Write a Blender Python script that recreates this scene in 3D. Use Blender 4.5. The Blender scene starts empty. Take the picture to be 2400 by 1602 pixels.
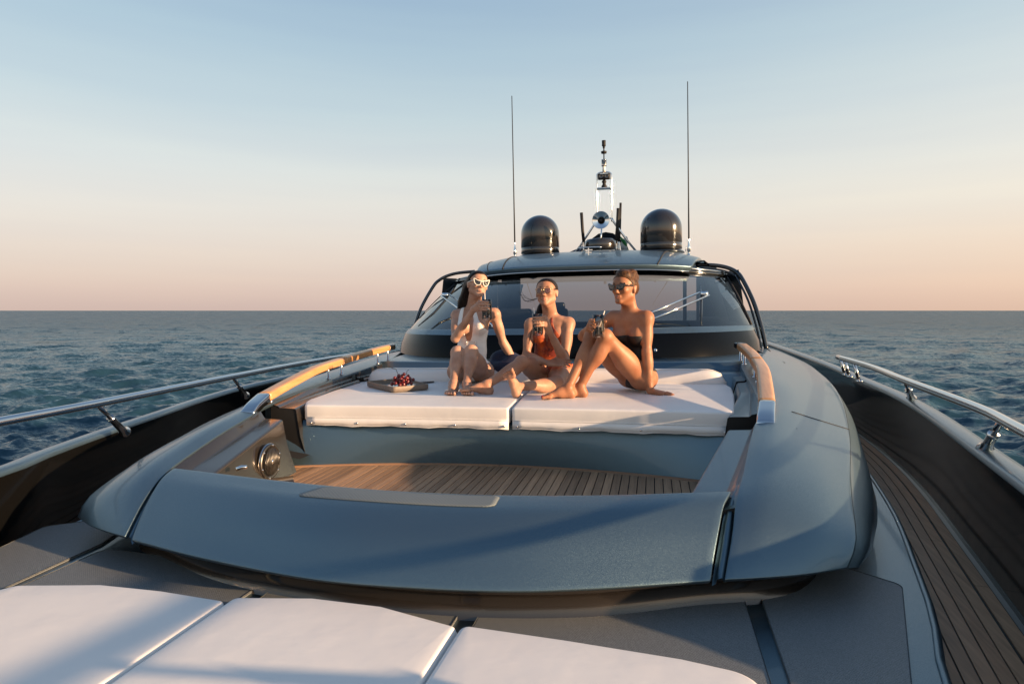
import bpy, bmesh, math, random
import numpy as np
from mathutils import Vector, Matrix
random.seed(7); RNG = np.random.default_rng(7)
SC = bpy.context.scene
COL = SC.collection

# ------------------------------------------------------------------ camera, sky, sun, exposure
# Frame of the yacht: x to starboard side of the picture, y towards the stern, z up, z = 0 on top of the sun pad.
CAM = Vector((0.91, 0.0, 0.57))
YAW = math.atan(330.0 / 1500.0)
PITCH = math.atan(73.5 / 1500.0)
ROLL = math.radians(0.9)                      # the yacht heels a little
SEA_Z = -3.3
cam_data = bpy.data.cameras.new('camera')
cam_data.sensor_width = 36.0
cam_data.lens = 1500.0 / 2400.0 * 36.0
cam_data.clip_start = 0.05
cam_data.clip_end = 60000.0
cam = bpy.data.objects.new('camera', cam_data)
COL.objects.link(cam)
cam.location = CAM
cam.rotation_euler = (math.radians(90) - PITCH, 0.0, YAW)
SC.camera = cam

SUN_EL = math.radians(11.0)
SUN_AZ = math.radians(-11)                   # measured from +x towards +y
SUN_DIR = Vector((math.cos(SUN_AZ) * math.cos(SUN_EL), math.sin(SUN_AZ) * math.cos(SUN_EL), math.sin(SUN_EL)))
world = bpy.data.worlds.new('World')
SC.world = world
world.use_nodes = True
wn = world.node_tree
wn.nodes.clear()
w_out = wn.nodes.new('ShaderNodeOutputWorld')
w_bg = wn.nodes.new('ShaderNodeBackground')
w_sky = wn.nodes.new('ShaderNodeTexSky')
w_sky.sky_type = 'NISHITA'
w_sky.sun_disc = False
w_sky.sun_elevation = SUN_EL
w_sky.sun_rotation = math.radians(90) - SUN_AZ
w_sky.air_density = 1.0
w_sky.dust_density = 2.2
w_sky.ozone_density = 1.6
w_tc = wn.nodes.new('ShaderNodeTexCoord')
w_sep = wn.nodes.new('ShaderNodeSeparateXYZ')
wn.links.new(w_tc.outputs['Generated'], w_sep.inputs[0])
def w_ramp(stops):
    r = wn.nodes.new('ShaderNodeValToRGB'); r.color_ramp.interpolation = 'B_SPLINE' if False else 'LINEAR'
    for i, (p, c) in enumerate(stops):
        e = r.color_ramp.elements[i] if i < 2 else r.color_ramp.elements.new(p)
        e.position = p; e.color = (*c, 1)
    wn.links.new(w_sep.outputs['Z'], r.inputs[0])
    return r
# evening haze: pink at the horizon, cream above it, blue overhead; warmer and paler towards the sun
away = w_ramp([(0.0, (.60, .455, .40)), (0.03, (.65, .50, .44)), (.085, (.70, .585, .51)), (.14, (.70, .645, .58)), (.20, (.635, .65, .62)), (.28, (.50, .59, .61)), (.36, (.385, .505, .58)), (.46, (.275, .40, .53)), (.7, (.13, .225, .37)), (1.0, (.085, .155, .28))])
near = w_ramp([(0.0, (.74, .50, .36)), (0.03, (.78, .55, .41)), (.085, (.82, .64, .49)), (.14, (.82, .73, .60)), (.20, (.76, .73, .65)), (.28, (.65, .68, .66)), (.36, (.52, .61, .64)), (.46, (.40, .51, .59)), (.7, (.20, .29, .41)), (1.0, (.10, .17, .29))])
w_dot = wn.nodes.new('ShaderNodeVectorMath'); w_dot.operation = 'DOT_PRODUCT'
w_dot.inputs[1].default_value = (math.cos(SUN_AZ), math.sin(SUN_AZ), 0.0)
wn.links.new(w_tc.outputs['Generated'], w_dot.inputs[0])
w_mr = wn.nodes.new('ShaderNodeMapRange'); w_mr.inputs[1].default_value = -0.55; w_mr.inputs[2].default_value = 0.75; w_mr.interpolation_type = 'SMOOTHSTEP'
wn.links.new(w_dot.outputs['Value'], w_mr.inputs[0])
w_az = wn.nodes.new('ShaderNodeMix'); w_az.data_type = 'RGBA'
wn.links.new(w_mr.outputs[0], w_az.inputs[0]); wn.links.new(away.outputs[0], w_az.inputs[6]); wn.links.new(near.outputs[0], w_az.inputs[7])
w_gain = wn.nodes.new('ShaderNodeVectorMath'); w_gain.operation = 'SCALE'; w_gain.inputs['Scale'].default_value = 3.9
wn.links.new(w_az.outputs[2], w_gain.inputs[0])
w_mix = wn.nodes.new('ShaderNodeMix'); w_mix.data_type = 'RGBA'; w_mix.inputs[0].default_value = 0.9
wn.links.new(w_sky.outputs[0], w_mix.inputs[6]); wn.links.new(w_gain.outputs[0], w_mix.inputs[7])
# faint uneven haze layers, stretched along the horizon
w_map = wn.nodes.new('ShaderNodeMapping'); w_map.inputs['Scale'].default_value = (1.1, 1.1, 16.0)
w_no = wn.nodes.new('ShaderNodeTexNoise'); w_no.inputs['Scale'].default_value = 1.6; w_no.inputs['Detail'].default_value = 5
wn.links.new(w_tc.outputs['Generated'], w_map.inputs[0]); wn.links.new(w_map.outputs[0], w_no.inputs['Vector'])
w_st = wn.nodes.new('ShaderNodeMapRange'); w_st.inputs[1].default_value = .32; w_st.inputs[2].default_value = .68; w_st.inputs[3].default_value = 0.0; w_st.inputs[4].default_value = 1.0
wn.links.new(w_no.outputs['Fac'], w_st.inputs[0])
w_cl = wn.nodes.new('ShaderNodeMix'); w_cl.data_type = 'RGBA'; w_cl.inputs[6].default_value = (.972, .970, .985, 1); w_cl.inputs[7].default_value = (1.02, 1.012, 1.0, 1)
wn.links.new(w_st.outputs[0], w_cl.inputs[0])
w_m2 = wn.nodes.new('ShaderNodeVectorMath'); w_m2.operation = 'MULTIPLY'
wn.links.new(w_mix.outputs[2], w_m2.inputs[0]); wn.links.new(w_cl.outputs[2], w_m2.inputs[1])
wn.links.new(w_m2.outputs[0], w_bg.inputs[0])
wn.links.new(w_bg.outputs[0], w_out.inputs[0])
w_bg.inputs[1].default_value = 0.12
sun_data = bpy.data.lights.new('sun', 'SUN')
sun_data.energy = 4.6
sun_data.angle = math.radians(0.8)
sun_data.color = (1.0, 0.66, 0.38)
sun = bpy.data.objects.new('sun', sun_data)
COL.objects.link(sun)
sun.rotation_euler = SUN_DIR.to_track_quat('Z', 'Y').to_euler()
SC.view_settings.view_transform = 'Standard'
SC.view_settings.look = 'None'
SC.view_settings.gamma = 1.0
SC.view_settings.use_curve_mapping = False
SC.view_settings.exposure = 1.32
SC.cycles.max_bounces = 8
SC.cycles.transparent_max_bounces = 16

# ------------------------------------------------------------------ materials
MATS = {}
def nodes_of(m):
    return m.node_tree.nodes, m.node_tree.links
def mat(name, col=(0.5, 0.5, 0.5), rough=0.5, metal=0.0, coat=0.0, coat_rough=0.05, spec=0.5, sheen=0.0,
        noise=None, bump=None, sss=0.0, coords='Object'):
    """noise = (scale, darker colour, lo, hi); bump = list of (kind, scale, strength, distance, stretch)"""
    m = bpy.data.materials.new(name)
    m.use_nodes = True
    N, L = nodes_of(m)
    b = N['Principled BSDF']
    b.inputs['Base Color'].default_value = (*col, 1)
    b.inputs['Roughness'].default_value = rough
    b.inputs['Metallic'].default_value = metal
    b.inputs['Coat Weight'].default_value = coat
    b.inputs['Coat Roughness'].default_value = coat_rough
    b.inputs['Specular IOR Level'].default_value = spec
    b.inputs['Sheen Weight'].default_value = sheen
    if sss:
        b.inputs['Subsurface Weight'].default_value = sss
        b.inputs['Subsurface Radius'].default_value = (0.02, 0.008, 0.004)
        b.inputs['Subsurface Scale'].default_value = 0.35
    tc = N.new('ShaderNodeTexCoord')
    if noise:
        sc, c2, lo, hi = noise
        t = N.new('ShaderNodeTexNoise'); t.inputs['Scale'].default_value = sc; t.inputs['Detail'].default_value = 5
        L.new(tc.outputs[coords], t.inputs['Vector'])
        r = N.new('ShaderNodeMapRange'); r.inputs[1].default_value = lo; r.inputs[2].default_value = hi
        L.new(t.outputs['Fac'], r.inputs[0])
        mx = N.new('ShaderNodeMix'); mx.data_type = 'RGBA'
        mx.inputs[6].default_value = (*col, 1); mx.inputs[7].default_value = (*c2, 1)
        L.new(r.outputs[0], mx.inputs[0]); L.new(mx.outputs[2], b.inputs['Base Color'])
    prev = None
    for kind, sc, st, dist, stretch in (bump or []):
        mp = N.new('ShaderNodeMapping'); mp.inputs['Scale'].default_value = stretch
        L.new(tc.outputs[coords], mp.inputs['Vector'])
        if kind == 'noise':
            t = N.new('ShaderNodeTexNoise'); t.inputs['Detail'].default_value = 4
        elif kind == 'voronoi':
            t = N.new('ShaderNodeTexVoronoi')
        else:
            t = N.new('ShaderNodeTexWave')
        t.inputs['Scale'].default_value = sc
        L.new(mp.outputs[0], t.inputs['Vector'])
        bp = N.new('ShaderNodeBump'); bp.inputs['Strength'].default_value = st; bp.inputs['Distance'].default_value = dist
        L.new(t.outputs[1] if kind == 'wave' else t.outputs[0], bp.inputs['Height'])
        if prev: L.new(prev.outputs[0], bp.inputs['Normal'])
        prev = bp
    if prev: L.new(prev.outputs[0], b.inputs['Normal'])
    MATS[name] = m
    return m

def paint(name, col, rough=0.42, metal=0.6, coat=0.45, flake=0.10):
    m = mat(name, col, rough, metal, coat, 0.06)
    N, L = nodes_of(m); b = N['Principled BSDF']
    tc = N.new('ShaderNodeTexCoord')
    v = N.new('ShaderNodeTexVoronoi'); v.inputs['Scale'].default_value = 1600
    L.new(tc.outputs['Object'], v.inputs['Vector'])
    mr = N.new('ShaderNodeVectorMath'); mr.operation = 'SUBTRACT'; mr.inputs[1].default_value = (0.5, 0.5, 0.5)
    L.new(v.outputs['Color'], mr.inputs[0])
    sc = N.new('ShaderNodeVectorMath'); sc.operation = 'SCALE'; sc.inputs['Scale'].default_value = flake
    L.new(mr.outputs[0], sc.inputs[0])
    g = N.new('ShaderNodeNewGeometry')
    ad = N.new('ShaderNodeVectorMath'); ad.operation = 'ADD'
    L.new(g.outputs['Normal'], ad.inputs[0]); L.new(sc.outputs[0], ad.inputs[1])
    nm = N.new('ShaderNodeVectorMath'); nm.operation = 'NORMALIZE'
    L.new(ad.outputs[0], nm.inputs[0]); L.new(nm.outputs[0], b.inputs['Normal'])
    return m

def wood(name, c1, c2, rough=0.5, coat=0.0, axis='Y', scale=1.0, per_object=0.35):
    """grain runs along the given axis; every object gets its own tone"""
    m = mat(name, c1, rough, 0, coat, 0.08)
    N, L = nodes_of(m); b = N['Principled BSDF']
    tc = N.new('ShaderNodeTexCoord'); oi = N.new('ShaderNodeObjectInfo')
    mp = N.new('ShaderNodeMapping')
    s = {'Y': (60, 2.2, 60), 'X': (2.2, 60, 60)}[axis]
    mp.inputs['Scale'].default_value = tuple(q * scale for q in s)
    L.new(tc.outputs['Object'], mp.inputs['Vector'])
    off = N.new('ShaderNodeVectorMath'); off.operation = 'ADD'
    cmb = N.new('ShaderNodeCombineXYZ')
    mu = N.new('ShaderNodeMath'); mu.operation = 'MULTIPLY'; mu.inputs[1].default_value = 57.0
    L.new(oi.outputs['Random'], mu.inputs[0]); L.new(mu.outputs[0], cmb.inputs[0]); L.new(mu.outputs[0], cmb.inputs[1])
    L.new(mp.outputs[0], off.inputs[0]); L.new(cmb.outputs[0], off.inputs[1])
    t = N.new('ShaderNodeTexNoise'); t.inputs['Scale'].default_value = 1.0; t.inputs['Detail'].default_value = 6; t.inputs['Roughness'].default_value = 0.65
    L.new(off.outputs[0], t.inputs['Vector'])
    r = N.new('ShaderNodeMapRange'); r.inputs[1].default_value = 0.3; r.inputs[2].default_value = 0.72
    L.new(t.outputs['Fac'], r.inputs[0])
    mx = N.new('ShaderNodeMix'); mx.data_type = 'RGBA'; mx.inputs[6].default_value = (*c1, 1); mx.inputs[7].default_value = (*c2, 1)
    L.new(r.outputs[0], mx.inputs[0])
    hs = N.new('ShaderNodeHueSaturation')
    vr = N.new('ShaderNodeMapRange'); vr.inputs[3].default_value = 1 - per_object; vr.inputs[4].default_value = 1 + per_object
    L.new(oi.outputs['Random'], vr.inputs[0]); L.new(vr.outputs[0], hs.inputs['Value'])
    L.new(mx.outputs[2], hs.inputs['Color']); L.new(hs.outputs[0], b.inputs['Base Color'])
    bp = N.new('ShaderNodeBump'); bp.inputs['Strength'].default_value = 0.25; bp.inputs['Distance'].default_value = 0.001
    L.new(t.outputs['Fac'], bp.inputs['Height']); L.new(bp.outputs[0], b.inputs['Normal'])
    return m

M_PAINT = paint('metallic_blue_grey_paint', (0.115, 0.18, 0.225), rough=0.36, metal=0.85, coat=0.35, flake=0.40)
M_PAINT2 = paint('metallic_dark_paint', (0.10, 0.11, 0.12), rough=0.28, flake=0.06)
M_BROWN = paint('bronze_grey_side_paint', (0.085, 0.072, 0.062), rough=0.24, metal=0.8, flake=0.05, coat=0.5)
M_BLACK = mat('gloss_black', (0.006, 0.007, 0.008), 0.07, 0, 1.0, 0.03)
M_BULW = mat('bulwark_black', (0.004, 0.004, 0.004), 0.08, 0, spec=0.22)
M_BASEBLK = mat('windshield_base_black', (0.0015, 0.002, 0.0035), 0.12, spec=0.12)
M_MATT = mat('matt_black', (0.008, 0.008, 0.009), 0.7)
M_CHROME = mat('chrome', (0.80, 0.80, 0.80), 0.06, 1.0)
M_STEEL = mat('polished_steel', (0.62, 0.62, 0.63), 0.14, 1.0)
M_DARKST = mat('black_tube', (0.012, 0.013, 0.015), 0.16, 0.0, 1.0, 0.05)
M_VINYL = mat('white_vinyl', (0.78, 0.76, 0.75), 0.5, spec=0.4, noise=(3.0, (0.72, 0.70, 0.70), 0.3, 0.8),
              bump=[('noise', 2.2, 0.3, 0.02, (1, 1, 1)), ('noise', 7, 0.12, 0.008, (1, 2.2, 1)), ('noise', 500, 0.12, 0.0006, (1, 1, 1))])
M_PIPE = mat('vinyl_piping', (0.70, 0.68, 0.66), 0.45)
M_TEAK = wood('teak', (0.44, 0.27, 0.16), (0.24, 0.14, 0.082), 0.6, per_object=0.28)
M_TEAKS = wood('side_deck_teak', (0.56, 0.32, 0.18), (0.32, 0.175, 0.095), 0.5, per_object=0.2)  # teak colour lightened and warmed to offset the bulwark's shade
M_TEAKX = wood('teak_margin', (0.34, 0.19, 0.11), (0.17, 0.09, 0.05), 0.6, axis='X')
M_CAULK = mat('caulk', (0.007, 0.006, 0.006), 0.6)
M_RAILWOOD = wood('varnished_wood', (0.60, 0.31, 0.125), (0.42, 0.19, 0.07), 0.36, coat=0.2, per_object=0.06, scale=0.7)
M_NONSKID = mat('nonskid', (0.175, 0.19, 0.20), 0.5, noise=(380, (0.10, 0.112, 0.12), 0.42, 0.6))
def tread(m, scale, lo=0.35):
    N, L = nodes_of(m); b = N['Principled BSDF']
    tc = N.new('ShaderNodeTexCoord'); mp = N.new('ShaderNodeMapping'); mp.inputs['Rotation'].default_value = (0, 0, math.radians(45))
    L.new(tc.outputs['Object'], mp.inputs['Vector'])
    w = N.new('ShaderNodeTexVoronoi'); w.inputs['Scale'].default_value = scale; w.inputs['Randomness'].default_value = 0.0
    L.new(mp.outputs[0], w.inputs['Vector'])
    bp = N.new('ShaderNodeBump'); bp.inputs['Strength'].default_value = 0.9; bp.inputs['Distance'].default_value = 0.002; bp.invert = True
    L.new(w.outputs['Distance'], bp.inputs['Height']); L.new(bp.outputs[0], b.inputs['Normal'])
tread(M_NONSKID, 150)
M_MAT = mat('tread_mat', (0.13, 0.155, 0.17), 0.55); tread(M_MAT, 95)
M_GRILLE = mat('speaker_metal', (0.13, 0.125, 0.12), 0.38, 1.0)

def glass_mat(name, tint, rough=0.0, glossy=(1, 1, 1)):
    m = bpy.data.materials.new(name); m.use_nodes = True
    N, L = nodes_of(m); N.clear()
    o = N.new('ShaderNodeOutputMaterial'); tr = N.new('ShaderNodeBsdfTransparent'); gl = N.new('ShaderNodeBsdfGlossy'); fr = N.new('ShaderNodeFresnel'); mx = N.new('ShaderNodeMixShader')
    fr.inputs[0].default_value = 1.5
    tr.inputs[0].default_value = (*tint, 1); gl.inputs['Roughness'].default_value = rough; gl.inputs[0].default_value = (*glossy, 1)
    L.new(fr.outputs[0], mx.inputs[0]); L.new(tr.outputs[0], mx.inputs[1]); L.new(gl.outputs[0], mx.inputs[2]); L.new(mx.outputs[0], o.inputs[0])
    MATS[name] = m
    return m
M_WSHIELD = glass_mat('tinted_windshield', (0.33, 0.345, 0.36))
M_TUMBLER = glass_mat('tumbler_glass', (0.93, 0.93, 0.92))

# ------------------------------------------------------------------ mesh helpers
def finish(name, me, m, parent=None, origin=None, smooth=True, kind=None):
    """link a mesh given in yacht coordinates; the origin is moved to `origin` (or to the parent)"""
    if m is not None:
        for q in (m if isinstance(m, (list, tuple)) else [m]): me.materials.append(q)
    o = bpy.data.objects.new(name, me)
    COL.objects.link(o)
    world_origin = Vector(origin) if origin is not None else None
    if parent is not None:
        pl = world_loc(parent)
        if world_origin is None: world_origin = pl
        me.transform(Matrix.Translation(-world_origin))
        o.parent = parent
        o.location = world_origin - pl
    else:
        if world_origin is None:
            co = np.empty(len(me.vertices) * 3); me.vertices.foreach_get('co', co); co = co.reshape(-1, 3)
            world_origin = Vector(((co[:, 0].min() + co[:, 0].max()) / 2, (co[:, 1].min() + co[:, 1].max()) / 2, co[:, 2].min()))
        me.transform(Matrix.Translation(-world_origin))
        o.location = world_origin
    if smooth: me.polygons.foreach_set('use_smooth', [True] * len(me.polygons))
    if kind: o['kind'] = kind
    me.update()
    return o
def world_loc(o):
    v = Vector(o.location)
    while o.parent is not None:
        o = o.parent; v += o.location
    return v
def empty(name, loc, label, cat, group=None):
    o = bpy.data.objects.new(name, None); COL.objects.link(o); o.location = loc; o.empty_display_size = 0.1
    o['label'] = label; o['category'] = cat
    if group: o['group'] = group
    return o
def tag(o, label, cat, group=None):
    o['label'] = label; o['category'] = cat
    if group: o['group'] = group
    return o
def copy_tree(o, parent=None, label=None):
    c = o.copy(); COL.objects.link(c)
    if parent is not None: c.parent = parent
    if label: c['label'] = label
    for ch in o.children: copy_tree(ch, c)
    return c

class MB:
    def __init__(s): s.v = []; s.f = []; s.mi = []
    def add(s, v, f, mi=0):
        n = len(s.v); s.v += [tuple(q) for q in v]; s.f += [tuple(i + n for i in q) for q in f]; s.mi += [mi] * len(f)
        return s
    def mesh(s, name):
        me = bpy.data.meshes.new(name); me.from_pydata(s.v, [], s.f)
        if any(s.mi): me.polygons.foreach_set('material_index', s.mi)
        return me
    def build(s, name, m, parent=None, origin=None, smooth=True, kind=None, recalc=True):
        me = s.mesh(name)
        if recalc:
            bm = bmesh.new(); bm.from_mesh(me); bmesh.ops.recalc_face_normals(bm, faces=bm.faces); bm.to_mesh(me); bm.free()
        return finish(name, me, m, parent, origin, smooth, kind)
    def tube(s, pts, r, n=12, cap=True, mi=0):
        pts = [Vector(p) for p in pts]; R = r if hasattr(r, '__len__') else [r] * len(pts)
        rings = []; up = None
        for i, p in enumerate(pts):
            t = (pts[min(i + 1, len(pts) - 1)] - pts[max(i - 1, 0)]).normalized()
            if up is None:
                up = Vector((0, 0, 1)) if abs(t.z) < 0.9 else Vector((1, 0, 0))
            a = t.cross(up).normalized(); up = a.cross(t).normalized()
            rings.append([p + (a * math.cos(2 * math.pi * k / n) + up * math.sin(2 * math.pi * k / n)) * R[i] for k in range(n)])
        s.loft(rings, True, cap, mi); return s
    def loft(s, rings, closed=True, cap=False, mi=0):
        n = len(rings[0]); v = [q for r in rings for q in r]; f = []
        m = n if closed else n - 1
        for i in range(len(rings) - 1):
            for k in range(m):
                a = i * n + k; b = i * n + (k + 1) % n
                f.append((a, b, b + n, a + n))
        if cap:
            f.append(tuple(range(n))[::-1]); f.append(tuple((len(rings) - 1) * n + k for k in range(n)))
        s.add(v, f, mi); return s
    def box(s, c, d, rot=None, mi=0):
        c = Vector(c); v = []
        for x in (-1, 1):
            for y in (-1, 1):
                for z in (-1, 1):
                    q = Vector((x * d[0] / 2, y * d[1] / 2, z * d[2] / 2))
                    if rot is not None: q = rot @ q
                    v.append(c + q)
        s.add(v, [(0, 1, 3, 2), (4, 6, 7, 5), (0, 4, 5, 1), (2, 3, 7, 6), (0, 2, 6, 4), (1, 5, 7, 3)], mi); return s
    def lathe(s, prof, c, axis=(0, 0, 1), n=24, mi=0, cap=False):
        ax = Vector(axis).normalized(); q = ax.to_track_quat('Z', 'Y'); c = Vector(c)
        rings = [[c + q @ Vector((r * math.cos(2 * math.pi * k / n), r * math.sin(2 * math.pi * k / n), z)) for k in range(n)] for r, z in prof]
        s.loft(rings, True, cap, mi); return s

def crv(pts, n):
    """Catmull-Rom through the points, resampled to n points of equal arc length"""
    P = np.array(pts, float)
    if len(P) == 2: return [Vector(P[0] + (P[1] - P[0]) * t) for t in np.linspace(0, 1, n)]
    Q = np.vstack([2 * P[0] - P[1], P, 2 * P[-1] - P[-2]]); out = []
    for i in range(1, len(Q) - 2):
        for t in np.linspace(0, 1, 16, endpoint=False):
            p0, p1, p2, p3 = Q[i - 1:i + 3]
            out.append(0.5 * ((2 * p1) + (-p0 + p2) * t + (2 * p0 - 5 * p1 + 4 * p2 - p3) * t * t + (-p0 + 3 * p1 - 3 * p2 + p3) * t ** 3))
    out.append(P[-1]); out = np.array(out)
    s = np.concatenate([[0], np.cumsum(np.linalg.norm(np.diff(out, axis=0), axis=1))])
    u = np.linspace(0, s[-1], n)
    return [Vector((np.interp(q, s, out[:, 0]), np.interp(q, s, out[:, 1]), np.interp(q, s, out[:, 2]))) for q in u]
def patch_pts(curves, n, m):
    """curves: list of control curves running the same way -> m x n grid"""
    L = [crv(c, n) for c in curves]
    cols = [crv([c[i] for c in L], m) for i in range(n)]
    return [[cols[i][j] for i in range(n)] for j in range(m)]
def solid(o, t, off=-1.0, bev=0.0):
    md = o.modifiers.new('thickness', 'SOLIDIFY'); md.thickness = t; md.offset = off
    if bev:
        b = o.modifiers.new('edge', 'BEVEL'); b.width = bev; b.segments = 3; b.limit_method = 'ANGLE'; b.angle_limit = math.radians(40)
    return o
def bevel(o, w, seg=2, ang=40):
    b = o.modifiers.new('edge', 'BEVEL'); b.width = w; b.segments = seg; b.limit_method = 'ANGLE'; b.angle_limit = math.radians(ang)
    return o
def orient_up(me, up=(0, 0, 1)):
    """flip an open sheet so that its faces look up (or along `up`)"""
    u = Vector(up); s = sum(p.normal.dot(u) * p.area for p in me.polygons)
    if s < 0: me.flip_normals()

def rounded_slab(outline, z0, z1, r=0.03, puff=0.0, seg=5, rings=7, zf=None, base_in=0.0):
    """cushion-like solid from an outline (list of xy, counter-clockwise): rounded top edge, soft crown"""
    P = np.array(outline, float); n = len(P)
    area = 0.5 * np.sum(P[:, 0] * np.roll(P[:, 1], -1) - np.roll(P[:, 0], -1) * P[:, 1])
    if area < 0: P = P[::-1]
    T = np.roll(P, -1, 0) - np.roll(P, 1, 0); T /= np.linalg.norm(T, axis=1)[:, None]
    Nn = np.stack([T[:, 1], -T[:, 0]], 1)
    b = MB(); R = []
    zz = zf or (lambda x, y: 0.0)
    def ring(q, z): R.append([Vector((x, y, z + zz(x, y))) for x, y in q])
    ring(P - Nn * base_in, z0)
    ring(P, z0 + 0.01)
    for k in range(seg + 1):
        a = k / seg * math.pi / 2
        ring(P - Nn * r * (1 - math.cos(a)), z1 - r + r * math.sin(a))
    I = P - Nn * r; c = I.mean(0)
    for k in range(1, rings + 1):
        t = k / rings; q = c + (I - c) * (1 - t * 0.985)
        ring(q, z1 + puff * (1 - (1 - t) ** 2.2) if puff else z1)
    b.loft(R, True, True)
    return b
def smooth_outline(pts, n=90, closed=True, r=None):
    """rounded polygon: corners cut with arcs; pts = (x, y, radius)"""
    out = []; m = len(pts)
    for i in range(m):
        p = Vector(pts[i][:2]); a = Vector(pts[i - 1][:2]); b = Vector(pts[(i + 1) % m][:2]); rr = pts[i][2]
        if rr <= 0: out.append(p); continue
        da = (a - p).normalized(); db = (b - p).normalized()
        ang = da.angle(db) / 2; L = min(rr / math.tan(ang), (a - p).length * 0.49, (b - p).length * 0.49); rr = L * math.tan(ang)
        cc = p + (da + db).normalized() * (rr / math.sin(ang)); s = p + da * L - cc; e = p + db * L - cc
        th = s.angle_signed(e) if hasattr(s, 'angle_signed') else 0
        for k in range(7):
            t = k / 6; q = Matrix.Rotation(-th * t, 2) @ s
            out.append(cc + q)
    # densify
    res = []
    for i in range(len(out)):
        a = out[i]; b = out[(i + 1) % len(out)]; k = max(1, int((b - a).length / 0.12))
        for j in range(k): res.append(tuple(a + (b - a) * j / k))
    ded = [res[0]]
    for q in res[1:]:
        if math.hypot(q[0] - ded[-1][0], q[1] - ded[-1][1]) > 0.003: ded.append(q)
    if math.hypot(ded[0][0] - ded[-1][0], ded[0][1] - ded[-1][1]) < 0.003: ded.pop()
    return ded
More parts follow.
